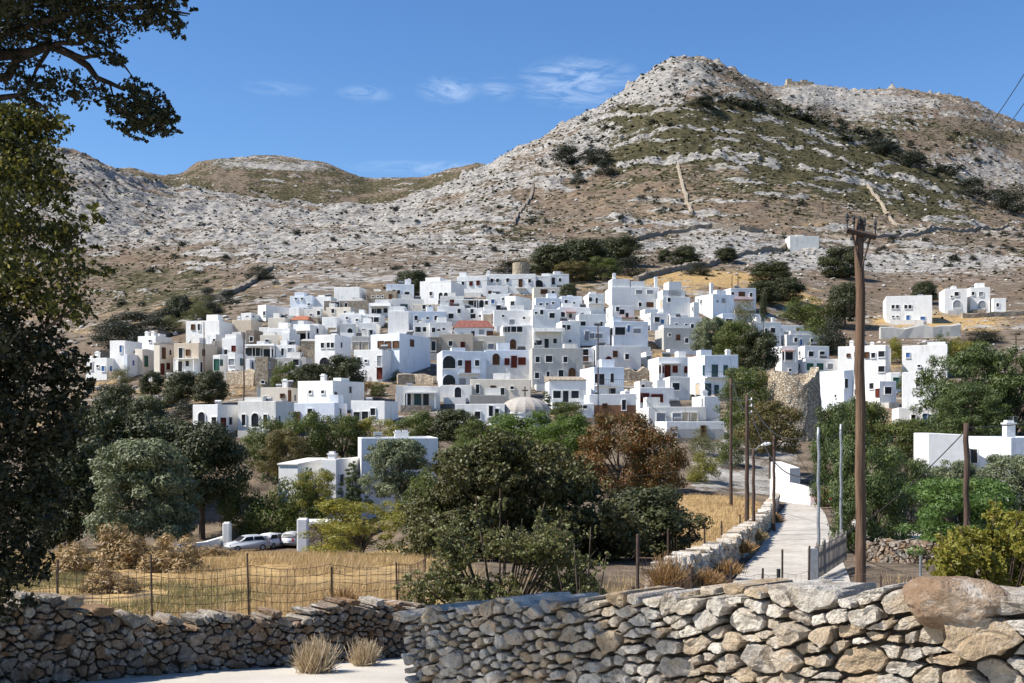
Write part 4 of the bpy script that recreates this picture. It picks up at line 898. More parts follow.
TR = [
# slope under the west end
("silvery olive tree, full and round, at the far edge of the straw field", 'olive', 96, 190, 441, 541, 100),
("dark oak beside the silvery olive, its crown under the white foot house", 'oak', 164, 240, 424, 505, 118),
("broad dark oak directly behind the silvery olive", 'oak', 112, 196, 418, 500, 128),
("dark oak on the shady slope between leafy roadside tree and olive", 'oak', 56, 128, 405, 500, 125),
("small dark oak above the shady slope below the low blue windowed house", 'oak', 96, 142, 385, 430, 165),
("deep shaded oak low behind the dead bush in the straw", 'oak', 30, 110, 440, 545, 108),
("oak with dense dark crown on the slope above the shaded one", 'oak', 128, 166, 400, 440, 150),
("round bright green tree in front of the cream house with green door", 'oak', 141, 163, 372, 394, 192),
("dark round tree in front of the tan and white house, the western one", 'oak', 165, 197, 372, 404, 188),
("dark round tree touching the unfinished concrete box's garden", 'oak', 196, 227, 372, 406, 186),
("pale olive bush before the narrow white block", 'obush', 111, 133, 366, 382, None),
("light green hedge bush under the round bright green tree", 'gbush', 134, 170, 390, 410, None),
("dark bush at the foot of the two dark round trees", 'bush', 170, 200, 400, 418, None),
# dark shrubs up the gully
("dark shrub mass over the white cubic house with tall blue window", 'bush', 96, 150, 324, 348, None),
("dark shrub clump beside the gully wall's lower end", 'bush', 140, 176, 318, 338, None),
("olive green shrub in the gully above the two chimneys", 'obush', 156, 186, 316, 334, None),
("dark shrub climbing the gully next to the stone bank", 'bush', 172, 196, 296, 318, None),
("round dark shrub high in the gully by white rock", 'bush', 196, 216, 287, 302, None),
("green brown shrub between gully bank and long tan house", 'obush', 184, 212, 304, 320, None),
("dark shrub where the stone bank meets the slope", 'bush', 246, 274, 266, 280, None), ("dark shrub leaning on the middle of the gully bank", 'bush', 218, 240, 290, 304, None), ("small dark shrub on the bank's lower end", 'bush', 200, 222, 300, 314, None),
("low bush in the court of the white house under the gully", 'gbush', 188, 206, 327, 340, 262),
("wide dark shrub bed at the gully's mouth", 'bush', 112, 160, 312, 334, None), ("dense shrub in the gully bottom", 'bush', 150, 182, 306, 322, None), ("tall dark shrub by the gully path", 'oak', 168, 192, 296, 318, None), ("olive shrub spread along the gully's sunny side", 'obush', 186, 222, 296, 312, None), ("dark shrub row under the white rock ribs", 'bush', 96, 132, 316, 334, None),
# grove below the foot houses
("green tree hiding the cream foot house's door side", 'grove', 244, 292, 420, 470, 140, ), ("tall green brown tree in the middle of the lower grove", 'grove', 276, 328, 413, 468, 138),
("green tree of the grove in front of the curved white block", 'grove', 318, 364, 416, 462, 140), ("yellowish tree of the grove beside the curved white block", 'yellow', 352, 402, 418, 462, 142),
("olive green tree below the shabby house with three doors", 'grove', 392, 440, 412, 452, 143), ("dark green tree beside the long plain white church side house", 'oak', 434, 478, 410, 446, 142),
("round dark tree low in front of the long plain white house", 'grove', 456, 490, 420, 448, 138), ("green shrub trees before the chapel gable", 'grove', 440, 500, 438, 478, 112),
("brown green tree behind the low outbuilding", 'brown', 262, 306, 430, 480, 130),
("dense green shrub beneath the village foot beside the dark oaks", 'gbush', 216, 262, 468, 516, 118), ("green shrub line behind the parked cars", 'gbush', 246, 300, 478, 522, 117), ("green shrub by the white gate pillar", 'gbush', 282, 330, 472, 520, 116),
("slender yellow green tree in front of the white house with blue door", 'yellow', 296, 336, 470, 512, 115),
("small dark tiered conifer beside the blue door", 'conifer', 338, 368, 463, 508, 116),
("grey green olive tree against the bluish house wall", 'olive', 366, 428, 440, 500, 114),
("spreading young tree with yellow leaves standing in the straw field", 'yellow', 312, 410, 500, 562, 52),
("bushy green plant by the white pillar's carport", 'obush', 330, 372, 508, 540, 108),
("green shrub under the grey green olive", 'gbush', 400, 452, 470, 530, 100),
# centre
("fresh green tree in front of the domed church", 'light', 486, 560, 413, 462, 138), ("fresh green bush tree between church and rust coloured tree", 'light', 538, 598, 416, 466, 132),
("rust coloured autumn tree under the village", 'rust', 580, 656, 414, 494, 112), ("smaller rust coloured tree at the edge of the straw patch", 'rust', 636, 686, 428, 492, 110),
("small conifer behind the church dome", 'conifer', 538, 556, 392, 416, 168), ("green garden tree beside the white cottage with rubble roof", 'grove', 550, 582, 402, 428, 150),
("dark rounded shrub under the rust coloured tree", 'oak', 604, 698, 488, 584, 50),
# gardens in the village
("garden tree behind the chimney of the peach house", 'grove', 272, 300, 362, 392, 195), ("garden tree above the tall chimney house", 'oak', 296, 324, 364, 390, 193), ("garden tree under the pointed white house", 'oak', 322, 362, 356, 388, 196),
("purple brown shrub on the rubble by the tall chimney house", 'rbush', 360, 374, 376, 396, None), ("small bright green bush on the rubble slope", 'gbush', 370, 386, 382, 396, None), ("round green bush below the big shade blue house", 'gbush', 391, 402, 370, 380, None),
("dark garden tree rising behind the pale blue house with chimney", 'oak', 396, 428, 271, 296, None), ("little palm like shrub by the top house's arch", 'gbush', 497, 509, 285, 294, None),
("small dark bush under the lodge of the domed church", 'bush', 486, 500, 418, 430, 156),
# scrub wood behind the top row
("dark evergreen behind the round stone tower", 'bush', 490, 536, 262, 273, None), ("dark evergreen east of the round stone tower", 'oak', 532, 580, 246, 278, None), ("dense evergreen crown in the wood above the top row", 'oak', 556, 606, 240, 272, None),
("dark evergreen at the uphill end of the wood", 'oak', 596, 640, 238, 266, None), ("yellowish tree at the lower rim of the wood", 'brown', 556, 590, 262, 282, None), ("light green tree at the lower rim of the wood", 'grove', 584, 618, 258, 280, None), ("dark shrub at the lower rim of the wood", 'bush', 612, 648, 258, 276, None),
("dark tree beside the east end of the top row", 'oak', 560, 576, 284, 305, None),
("round shrub on the white rock above the field bank", 'oak', 672, 700, 247, 266, None), ("smaller round shrub west of the one on white rock", 'oak', 658, 672, 250, 262, None), ("shrub standing against the long stone bank", 'oak', 716, 736, 248, 262, None), ("shrub between two dry banks on white rock", 'bush', 684, 712, 262, 275, None),
# east centre
("grey green olive in front of the pale blue slit house", 'olive', 694, 728, 318, 356, 225), ("large olive green garden tree among the east houses", 'grove', 716, 756, 322, 366, 215), ("dark garden tree beside the white house with tall windows", 'oak', 738, 776, 330, 370, 212), ("slim dark cypress by the garden trees", 'cypress', 730, 737, 322, 350, 222), ("slim cypress below the pink awning terrace", 'cypress', 760, 767, 292, 322, 275), ("second slim cypress by the large garden tree", 'cypress', 722, 728, 326, 350, 221),
("umbrella crowned tree on the straw field above the pink awning house", 'oak', 751, 790, 262, 284, None), ("dark round tree below the umbrella crowned tree", 'oak', 748, 778, 282, 304, None), ("dark tree beside the one below the umbrella crown", 'oak', 770, 802, 278, 302, None), ("green hedge tree along the terrace east of the cypress", 'gbush', 782, 832, 298, 316, 320),
("terrace tree on the roof of the pink awning house", 'obush', 733, 756, 300, 314, 278),
("dark tree beside the tall wooden pole on the slope", 'oak', 822, 858, 248, 278, None), ("dark tree below it behind the tall wooden pole", 'oak', 828, 862, 284, 322, 315), ("olive green bushes in the terrace behind the mill houses", 'gbush', 800, 836, 318, 336, 285), ("dark bush close above the grey stack of roofs", 'bush', 818, 850, 318, 346, 280),
("big dark bush between the two slope houses", 'oak', 912, 936, 282, 304, None), ("dark bush lying on the straw terrace below the hillside row", 'bush', 966, 1000, 328, 342, None), ("yellow flowering shrub below the retaining wall", 'ybush', 946, 976, 338, 354, 262), ("green shrub at the stair below the retaining wall", 'gbush', 932, 956, 334, 352, 264), ("yellow green shrub at the west end of the retaining wall", 'ybush', 884, 906, 338, 358, 262), ("bush beside the white tall house with a lit end", 'gbush', 898, 914, 370, 386, 215),
("brownish spreading tree before the ruined windmill", 'brown', 742, 800, 402, 454, 126), ("green tree at the mill's west side", 'grove', 722, 768, 368, 430, 150), ("green tree below the six shuttered house", 'grove', 728, 764, 398, 446, 140),
("shrub on the stony path below the flat terrace", 'obush', 690, 716, 428, 446, 138), ("shrub beside the stony path near the wooden poles", 'gbush', 716, 744, 434, 452, 132), ("low dry shrub on the rocks above the straw patch", 'ybush', 688, 720, 452, 468, 120),
# east, near the lane
("dark pine at the end of the lane", 'pine', 814, 868, 402, 508, 96, ), ("tall light green tree behind the tall wooden pole", 'grove', 830, 892, 402, 470, 112), ("large dark pine overhanging the lane", 'pine', 834, 908, 438, 560, 50), ("pine with low boughs beside the parked car", 'pine', 872, 936, 458, 548, 58),
("olive green tree in front of the white yard house", 'grove', 876, 936, 420, 466, 108), ("very large pine covering the upper houses on the east", 'pine', 924, 1010, 346, 440, 150), ("neighbouring large pine at the picture's east edge", 'pine', 980, 1050, 352, 442, 146), ("big pine bough low over the terracotta roof strip", 'pine', 940, 1000, 384, 442, 140),
("grey green tree before the long bluish house", 'olive', 926, 986, 462, 528, 74), ("grey green tree behind the yellow green shrub", 'olive', 976, 1046, 456, 534, 76),
("round bright green pine behind the single thin pole", 'bpine', 914, 1014, 480, 562, 43),
]
for a in TR: tree(*a)
# ---- shrubs on the mountainside: a few one can name, then a scatter
for a in [("round black green shrub pair on the pale shoulder, upper", 'bush', 582, 612, 149, 162), ("round black green shrub pair on the pale shoulder, lower", 'bush', 594, 618, 160, 175), ("dark shrub clump by the slanting rock band", 'bush', 552, 580, 142, 162), ("shrub at the foot of the slanting rock band", 'bush', 570, 586, 172, 184),
          ("dark shrub on the spur under the summit", 'bush', 690, 716, 96, 106), ("shrub clump halfway down the spur", 'bush', 866, 892, 138, 154), ("big shrub clump lower on the spur", 'bush', 896, 926, 150, 168), ("long shrub clump near the spur's foot", 'bush', 950, 985, 178, 196), ("dark shrubs at the end of the spur", 'bush', 992, 1030, 186, 212)]:
    tree(*a)
rs = np.random.RandomState(3); k = 0; spots = []
def hill_shrub(px, py, wpx, asp=.55):
    p = gpt(px, py, 360, 1500); w = wpx * p.y / F; cr, _ = KIND['bush'](1 + k % 3)
    o = link('shrub', hb[k % 4], None, (p.x, p.y, p.z - .2), rs.uniform(0, 6.28), (w, w, w * asp * rs.uniform(.8, 1.2)))
    tag(o, 'dark evergreen shrub dotted on the open mountainside', 'shrub', 'dark shrubs dotted over the mountainside')
hb = [variant('hb', s, 420, 10, .16, .26, 'bush', .075, 'l_shrub', .6)[0] for s in range(4)]
for px, py, n, sx, sy in ((790, 108, 10, 30, 8), (930, 130, 12, 40, 14), (960, 165, 10, 30, 8), (600, 165, 8, 25, 8), (560, 165, 6, 14, 8), (640, 215, 14, 80, 16), (540, 225, 14, 40, 16), (900, 250, 18, 60, 10), (975, 258, 14, 36, 9), (1000, 235, 6, 20, 6), (840, 200, 8, 50, 14), (700, 262, 8, 50, 8), (470, 262, 10, 60, 10), (250, 255, 10, 70, 14), (160, 280, 12, 50, 14), (120, 305, 8, 25, 8), (620, 130, 10, 40, 14), (690, 85, 8, 30, 12), (330, 240, 12, 80, 18)):
    for i in range(n):
        hill_shrub(px + rs.normal() * sx, py + rs.normal() * sy, rs.uniform(4, 11)); k += 1
for pl, n, s_, w0, w1 in (([(690, 98), (740, 106), (790, 116), (823, 124), (850, 136), (880, 148), (910, 160), (940, 172), (975, 188), (1012, 204), (1050, 220)], 70, 3., 6, 17), ([(846, 128), (880, 140), (920, 152)], 14, 4, 8, 16), ([(560, 158), (585, 148), (612, 130)], 9, 4, 5, 11)):
    for i in range(n):
        q = rs.rand() * (len(pl) - 1); a_ = int(q); hill_shrub(pl[a_][0] + (pl[a_+1][0] - pl[a_][0]) * (q - a_) + rs.normal() * s_, pl[a_][1] + (pl[a_+1][1] - pl[a_][1]) * (q - a_) + rs.normal() * s_, rs.uniform(w0, w1)); k += 1
# ---- low scrub and loose rock too many to count
def scatter_pts(n, dens, dmin=345, dmax=1450, seed=1, pmin=-60, pmax=1084, ymax=330):
    r = np.random.RandomState(seed); out = []
    I = r.randint(0, nc - 1, n * 8); J = r.randint(0, nr - 1, n * 8); w = dens[J, I] * np.sqrt(np.abs(GPY[np.minimum(J + 1, nr - 1), I] - GPY[J, I]) + .05)
    ok = (GD[J, I] > dmin) & (GD[J, I] < dmax) & (PXC[I] > pmin) & (PXC[I] < pmax) & (r.rand(n * 8) < w / 1.2)
    I, J = I[ok][:n], J[ok][:n]; return np.stack([GX[J, I], GD[J, I], NZ[J, I]], 1) + np.concatenate([r.uniform(-.8, .8, (len(I), 2)), np.zeros((len(I), 1))], 1), r
def ico():
    bm = bmesh.new(); bmesh.ops.create_icosphere(bm, subdivisions=1, radius=1); v = np.array([q.co[:] for q in bm.verts]); f = np.array([[q.index for q in p.verts] for p in bm.faces]); bm.free(); return v, f
iv, if_ = ico()
def clumps(name, P, r, smin, smax, flat, mat, rough):
    n = len(P); S = np.exp(r.uniform(math.log(smin), math.log(smax), n)) * np.clip(P[:, 1] / 700, .6, 1.4); sx = S * r.uniform(.8, 1.4, n); sy = S * r.uniform(.7, 1.2, n); sz = S * flat * r.uniform(.6, 1.3, n); a = r.uniform(0, 6.28, n)
    v = iv[None] * (1 + rough * r.normal(size=(n, len(iv), 1))); x = v[..., 0] * sx[:, None]; y = v[..., 1] * sy[:, None]; z = v[..., 2] * sz[:, None]
    Vv = np.stack([P[:, 0:1] + x * np.cos(a)[:, None] - y * np.sin(a)[:, None], P[:, 1:2] + x * np.sin(a)[:, None] + y * np.cos(a)[:, None], P[:, 2:3] + z + sz[:, None] * .25], -1).reshape(-1, 3)
    me = npmesh(name, Vv, (if_[None] + (np.arange(n) * len(iv))[:, None, None]).reshape(-1, 3)); me.materials.append(mat)
    fattr(me, 'lc', np.repeat(r.rand(n), len(if_))); return tag(link(name, me), kind='stuff')
M['scrubm'] = (lambda t: t.pbr(t.mix(attr(t, 'lc', 2), (.022, .024, .013), (.085, .078, .038)), .95, t.bump(t.noise(t.wpos(), 2., 4), 1., .3), .05))(NT('phrygana_scrub'))
M['rockm'] = (lambda t: t.pbr(t.mix(t.mr(t.noise(t.wpos(), .9, 5), .35, .65), t.mix(attr(t, 'lc', 2), (.24, .21, .18), (.42, .39, .35)), (.6, .57, .52)), .95, t.bump(t.noise(t.wpos(), 1.2, 5), 1., .4), .05))(NT('limestone_rock'))
P, r = scatter_pts(20000, np.where(GS > 9.3, .3 + .9 * green + .3 * rock, .12 * (GS > 6)), 200, 1450, 2); clumps('hillside_scrub', P, r, .3, 1.15, .6, M['scrubm'], .16)
P, r = scatter_pts(5500, np.where(GS > 9.3, .08 + rock, .25 * (GS > 6)), 200, 1450, 4); clumps('hillside_boulders', P, r, .3, 1.5, .55, M['rockm'], .2)

# ---- the two trees by the road
def tubes(name, lines, mat, root, n=7):
    m = MB()
    for pts, r0, r1 in lines:
        k = len(pts); m.tube(pts, [r0 + (r1 - r0) * i / (k - 1) for i in range(k)], n)
    return m.build(name, mat, root, True)
def P3(px, py, D): return Vector((xpx(D, px), D, zpy(D, py)))
rs = np.random.RandomState(8)
def near_crown(blobs, per, size, tone, nm, mat, root):
    C = []; Nn = []; T = []
    for px, py, rx, ry, D, dd, w in blobs:
        n = int(per * w * rx * ry / 100); sx, sz = rx * D / F, ry * D / F
        d = rs.normal(size=(n, 3)); d /= np.linalg.norm(d, axis=1)[:, None]; u = np.clip(rs.rand(n)**(1/2.2) + rs.normal(0, .08, n), 0, 1.2)[:, None]
        # sprays: leaves gather round twig tips
        tips = max(3, n // 14); td = rs.normal(size=(tips, 3)); td /= np.linalg.norm(td, axis=1)[:, None]; td *= (rs.rand(tips)**(1/2.2))[:, None]
        q = td[rs.randint(0, tips, n)] + rs.normal(size=(n, 3)) * .085
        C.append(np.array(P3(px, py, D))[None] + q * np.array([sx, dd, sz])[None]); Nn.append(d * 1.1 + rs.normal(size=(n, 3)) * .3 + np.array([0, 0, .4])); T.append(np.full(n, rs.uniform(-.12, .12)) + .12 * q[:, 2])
    C = np.concatenate(C); Nn = np.concatenate(Nn); T = np.concatenate(T); n = len(C)
    if root: C = C - np.array(root.location)
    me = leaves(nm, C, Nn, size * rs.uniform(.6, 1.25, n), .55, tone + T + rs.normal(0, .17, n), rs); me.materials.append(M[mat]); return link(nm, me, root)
D8 = 8.2
rt = empty('overhanging_tree', (-6.6, 8.4, -.6), "dark tree at the road reaching its crooked boughs into the sky", 'tree')
o = Vector(rt.location)
def rel(L): return [([p - o for p in pts], a, b) for pts, a, b in L]
tubes('trunk', rel([([Vector((-6.6, 8.4, -1.)), Vector((-6.5, 8.4, 1.4)), Vector((-6.1, 8.3, 3.0)), P3(-220, 90, 8.3), P3(-120, 50, 8.2)], .26, .12)]), M['dbark'], rt, 10)
br = [([P3(-120, 50, 8.2), P3(-40, 52, 8.2), P3(0, 55, D8), P3(30, 53, D8), P3(50, 45, D8), P3(72, 55, D8), P3(88, 66, D8), P3(97, 78, D8), P3(110, 83, D8), P3(125, 90, D8)], .05, .012),
      ([P3(-120, 70, 8.2), P3(-30, 80, 8.3), P3(10, 78, 8.3), P3(18, 62, 8.3), P3(44, 48, D8)], .03, .012), ([P3(44, 46, D8), P3(62, 43, 8.1), P3(80, 44, 8.1), P3(104, 30, 8.0), P3(122, 18, 8.)], .02, .007),
      ([P3(-60, 40, 8), P3(0, 36, 8.), P3(40, 22, 7.9), P3(90, 8, 7.9), P3(150, 8, 7.9), P3(190, 14, 7.9)], .028, .006), ([P3(-80, 100, 8.3), P3(0, 98, 8.3), P3(20, 95, 8.3), P3(40, 104, 8.3), P3(55, 118, 8.3)], .03, .005),
      ([P3(97, 78, D8), P3(110, 84, D8), P3(113, 96, D8)], .016, .006), ([P3(50, 47, D8), P3(36, 70, 8.3), P3(28, 90, 8.4)], .02, .006), ([P3(20, 54, D8), P3(10, 70, 8.4), P3(0, 82, 8.4)], .03, .01), ([P3(62, 50, D8), P3(84, 58, 8.1), P3(110, 52, 8.), P3(126, 68, 8.), P3(132, 76, 8.)], .018, .004), ([P3(150, 8, 7.9), P3(175, 14, 7.9), P3(188, 16, 7.9)], .01, .003),
      ([P3(-100, 30, 8), P3(-20, -40, 7.6), P3(80, -110, 7.4)], .07, .02), ([P3(-110, 40, 8), P3(-160, -100, 8), P3(-120, -220, 8)], .1, .03)]
tubes('bough', rel(br), M['dbark'], rt, 6)
bl = [(20, 8, 50, 22, 8, .6, 1.5), (85, 4, 60, 22, 7.9, .6, 1.5), (150, 6, 36, 20, 7.9, .4, 1.2), (172, 24, 12, 12, 7.9, .2, 1.), (188, 7, 8, 6, 7.9, .12, 1.2), (20, 38, 40, 16, 8, .5, .7), (92, 40, 26, 14, 8, .4, .8), (108, 52, 16, 12, 8, .3, .9), (122, 66, 10, 7, 8, .2, .6),
      (10, 80, 30, 14, 8.3, .4, .6), (52, 90, 36, 14, 8.3, .4, .8), (80, 86, 24, 14, 8.2, .3, .8), (40, 70, 40, 10, 8.3, .4, .4), (108, 100, 8, 8, 8.2, .2, .8), (138, 108, 30, 22, 8.2, .4, 1.25), (150, 122, 26, 16, 8.2, .3, 1.2), (128, 128, 20, 10, 8.2, .3, 1.), (142, 92, 20, 12, 8.2, .3, 1.), (168, 112, 10, 16, 8.2, .2, .9), (30, 104, 26, 8, 8.3, .3, .5),
      (-60, 20, 60, 50, 8.2, .8, 1.), (-80, 100, 60, 40, 8.4, .8, .8), (0, -60, 110, 50, 7.8, .9, .9), (110, -60, 80, 45, 7.6, .8, .8), (-58, 8, 60, 46, 7.3, .5, .9), (-30, -28, 46, 40, 6.7, .5, .8), (8, -22, 32, 28, 6.9, .4, .8), (40, -46, 28, 26, 6.4, .35, .8), (-95, 70, 50, 46, 7.7, .5, .8), (-70, -60, 60, 40, 6.9, .5, .7), (-120, -140, 120, 80, 8, 1., .7), (20, -150, 100, 60, 7.6, .9, .7)]  # unseen crown blobs, added out of frame to throw dappled shade on the wall
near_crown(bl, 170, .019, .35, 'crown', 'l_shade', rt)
rt = empty('roadside_tree', (-5.0, 9.6, -.7), "leafy roadside tree with leaves tinted sunlit yellow over the rough dark wall", 'tree')
o = Vector(rt.location)
tubes('trunk', rel([([Vector((-5., 9.6, -1.1)), Vector((-4.95, 9.6, .3)), Vector((-5.1, 9.7, 1.6)), Vector((-4.9, 9.8, 3.)), Vector((-4.7, 9.8, 4.1))], .17, .06)]), M['bark'], rt, 10)
br = []
for px, py, D, z0 in ((60, 180, 9.7, 2.4), (90, 225, 9.4, 2.), (85, 300, 9.2, 1.5), (70, 390, 9.3, .9), (80, 270, 10.3, 1.8), (40, 140, 10., 2.8), (50, 480, 9.2, .6), (20, 330, 8.9, 1.2), (-90, 250, 9.5, 1.8), (-80, 150, 10, 2.6)):
    a = Vector((-5., 9.65, z0)); b = P3(px, py, D); br.append(([a, a * .5 + b * .5 + Vector((0, 0, .12)), b], .04, .006))
tubes('bough', rel(br), M['bark'], rt, 6)
up = [(22, 122, 40, 20, 9.9, .5, 1.2), (10, 160, 46, 34, 9.8, .8, 1.), (-40, 150, 60, 50, 9.8, .9, 1.), (40, 180, 26, 26, 9.6, .6, .9), (20, 225, 50, 36, 9.4, .8, .9), (70, 235, 28, 16, 9.4, .4, .7), (92, 216, 12, 14, 9.4, .3, .6), (85, 265, 22, 14, 9.3, .4, .6), (30, 280, 56, 34, 9.3, .8, .9), (66, 310, 30, 18, 9.3, .5, .6), (-50, 260, 60, 80, 9.5, 1., .9), (40, 120, 24, 14, 9.9, .4, .9), (5, 126, 46, 18, 9.9, .6, 1.1)]
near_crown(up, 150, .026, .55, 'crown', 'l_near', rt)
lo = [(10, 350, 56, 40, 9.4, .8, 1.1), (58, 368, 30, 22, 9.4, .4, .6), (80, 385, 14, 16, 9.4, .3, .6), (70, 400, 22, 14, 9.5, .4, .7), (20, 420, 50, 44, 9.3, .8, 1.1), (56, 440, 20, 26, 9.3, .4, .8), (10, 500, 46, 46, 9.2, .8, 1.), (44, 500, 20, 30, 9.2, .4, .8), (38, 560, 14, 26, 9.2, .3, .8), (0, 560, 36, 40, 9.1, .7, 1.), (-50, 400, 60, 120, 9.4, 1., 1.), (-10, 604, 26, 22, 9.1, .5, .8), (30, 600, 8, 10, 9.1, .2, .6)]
near_crown(lo, 170, .027, .2, 'lower_crown', 'l_shade', rt)  # lower leaves coloured darker to carry the shade down there
# ---- shrubs between the walls and the field
def bigbush(name, label, blobs, per, size, tone, mat, D, foot, asp_=None):
    root = empty(name, (xpx(D, foot), D, gz(xpx(D, foot), D) - .1), label, 'shrub'); o2 = Vector(root.location)
    br = []
    for b in blobs:
        p = P3(b[0], b[1], b[4]) - o2; br.append(([Vector((p.x * .15, 0, -.2)), p * .5 + Vector((0, 0, .15)), p, p * 1.12], .02 * D / 16, .004 * D / 16))
    tubes('stem', br, M['bark'], root, 5)
    near_crown(blobs, per, size, tone, 'foliage', mat, root)
B = []
for i in range(74):
    t = rs.uniform(0, 1); px = 415 + 220 * t; top = 428 + 30 * abs(t - .42) * 2 + (40 if t > .85 else 0) + (44 if t < .12 else 0); py = rs.uniform(top + 14, 566); B.append((px, py, rs.uniform(18, 32), rs.uniform(13, 24), 45 + rs.uniform(-2.5, 2.5), .8, 1.))
bigbush('holm_oak_bush', "huge dark round evergreen bush in the middle below the village", B, 260, .088, .5, 'l_bush', 46, 520)
B = []
for i in range(56):
    px = rs.uniform(414, 596); top = 520 + 14 * math.sin(px * .05) + (26 if px < 435 else 0) + 12 * (px > 560); py = rs.uniform(top + 8, 610); B.append((px, py, rs.uniform(14, 26), rs.uniform(10, 18), 15 + rs.uniform(-.8, .9), .35, 1.))
for px, py in ((500, 508), (478, 515), (540, 520), (455, 528), (520, 535), (562, 540)): B.append((px, py, 8, 14, 15.2, .2, .8))
bigbush('wild_shrub', "loose olive green shrub leaning over the dry stone wall", B, 190, .026, .5, 'l_scrub', 15.2, 500)
B = [(575, 560, 10, 22, 14, .2, .3), (590, 545, 8, 26, 14.2, .2, .25), (604, 570, 10, 20, 13.8, .2, .35), (560, 580, 14, 12, 13.8, .2, .5), (580, 590, 20, 8, 13.8, .2, .5)]
bigbush('twiggy_shrub', "sparse twiggy shrub with bare grey stems by the rusty post", B, 60, .024, .6, 'l_scrub', 14, 584)
B = []
for i in range(64):
    px = rs.uniform(942, 1060); top = 516 - 14 * sst(985, 1010, px) + 26 * sst(975, 950, px) + 10 * math.sin(px * .13); B.append((px, rs.uniform(top + 8, 596), rs.uniform(9, 18), rs.uniform(10, 17), 17 + rs.uniform(-.9, .9), .3, 1.))
bigbush('leafy_shrub', "yellow green leafy shrub rising behind the sunny wall's east end", B, 270, .034, .6, 'l_yellow', 17.5, 1000)
# dry grass, dead bushes
def blades(name, P, r, hmin, hmax, wid, mat, per=6, spread=.12, label=None):
    n = len(P) * per; b = np.repeat(P, per, 0) + np.concatenate([r.normal(0, spread, (n, 2)), np.zeros((n, 1))], 1); h_ = r.uniform(hmin, hmax, n)[:, None]; a = r.uniform(0, 6.28, n); w_ = (wid * r.uniform(.6, 1.3, n))[:, None] * np.clip(b[:, 1:2] / 22, 1, 4)
    side = np.stack([np.cos(a), np.sin(a), 0 * a], 1) * w_; lean = np.stack([r.normal(.12, .28, n), r.normal(0, .28, n), np.ones(n)], 1) * h_
    Vv = np.stack([b - side, b + side, b + lean], 1).reshape(-1, 3); me = npmesh(name, Vv, np.arange(3 * n).reshape(-1, 3)); fattr(me, 'lc', r.rand(n)); fattr(me, 'lr', r.rand(n)); me.materials.append(M[mat]); return link(name, me)
r = np.random.RandomState(21); pts = []
while len(pts) < 15000:
    D = 14.6 * (95 / 14.6)**r.rand(); px = r.uniform(-80, 470)
    if D > 70: continue
    x = xpx(D, px)
    if D < yroad(x) + .7: continue
    if px > 430 and D < 30 and r.rand() < .6: continue
    if fbm2(x * .25, D * .12, 2) < -.12: continue
    pts.append((x, D, gz(x, D) - .03))
pts = np.array(pts); sel = fbm2(pts[:, 0] * .12 + 3, pts[:, 1] * .07, 2)
M['l_weed'] = m_leaf('half_dry_green_weeds', (.13, .13, .05), (.26, .22, .1), None, .2)
tag(blades('dry_grass', pts[sel < .22], r, .1, .33, .006, 'l_dry', 5), kind='stuff'); tag(blades('green_weeds', pts[sel >= .22], r, .06, .24, .007, 'l_weed', 6), kind='stuff')
pts = []
for i in range(2600):
    D = r.uniform(50, 108); px = r.uniform(650, 752); x = xpx(D, px); pts.append((x, D, gz(x, D) - .03))
tag(blades('dry_grass', np.array(pts), r, .15, .4, .006, 'l_dry', 4, .3), kind='stuff')
pts = []
while len(pts) < 2600:
    D = 9.5 * (36 / 9.5)**r.rand(); px = r.uniform(470, 940); x = xpx(D, px)
    if D < yroad(x) + .9 or (px > 700 and D > 23 and px < 880) or fbm2(x * .5 + 2, D * .3, 2) < -.1: continue
    pts.append((x, D, gz(x, D) - .03))
tag(blades('dry_grass', np.array(pts), r, .15, .55, .006, 'l_dry', 5), kind='stuff')
def deadbush(label, px, py, D, w, h_, n, mat='l_dry'):
    x = xpx(D, px); z = zpy(D, py); q = np.zeros((1, 3)); rr = np.random.RandomState(int(px)); V_ = []
    d = rr.normal(size=(n, 3)); d[:, 2] = np.abs(d[:, 2]) * .9 + .25; d /= np.linalg.norm(d, axis=1)[:, None]; L_ = rr.uniform(.45, 1., n)[:, None]
    b = np.stack([rr.normal(0, w * .14, n), rr.normal(0, w * .14, n), np.zeros(n)], 1); tip = b + d * L_ * np.array([w * .5, w * .5, h_]); s = np.cross(d, rr.normal(size=(n, 3))); s /= np.linalg.norm(s, axis=1)[:, None]; s *= .0035 * D / 12
    V_ = np.stack([b - s, b + s, tip + s * .7, tip - s * .7], 1).reshape(-1, 3); me = npmesh('dry_bush', V_, np.arange(4 * n).reshape(-1, 4)); fattr(me, 'lc', rr.rand(n)); fattr(me, 'lr', rr.rand(n)); me.materials.append(M[mat])
    tag(link('dry_bush', me, None, (x, D, z)), label, 'bush')
M['l_dead'] = m_leaf('brown_dead_stems', (.2, .11, .05), (.4, .25, .11), None, .15)
M['l_grey'] = m_leaf('bleached_stems', (.36, .27, .17), (.6, .48, .33), None, .15)
deadbush("straw pale dry bush at the foot of the rough wall", 315, 672, 12.2, .46, .42, 1700, 'l_grey'); deadbush("thin dry tuft at the wall foot near the wall corner", 364, 664, 12.9, .36, .34, 900, 'l_grey')
deadbush("brown dead bush behind the wall top", 345, 612, 15.5, .62, .36, 1500, 'l_dead'); KIND['dbush'] = lambda s: variant('dbush', s, 9000, 46, .1, .2, 'bush', .042, 'l_mound', .3); NAMES['dbush'] = ('shrub', 'shrub'); M['l_mound'] = m_leaf('dry_brown_brush', (.17, .11, .045), (.43, .29, .125), None, .1)
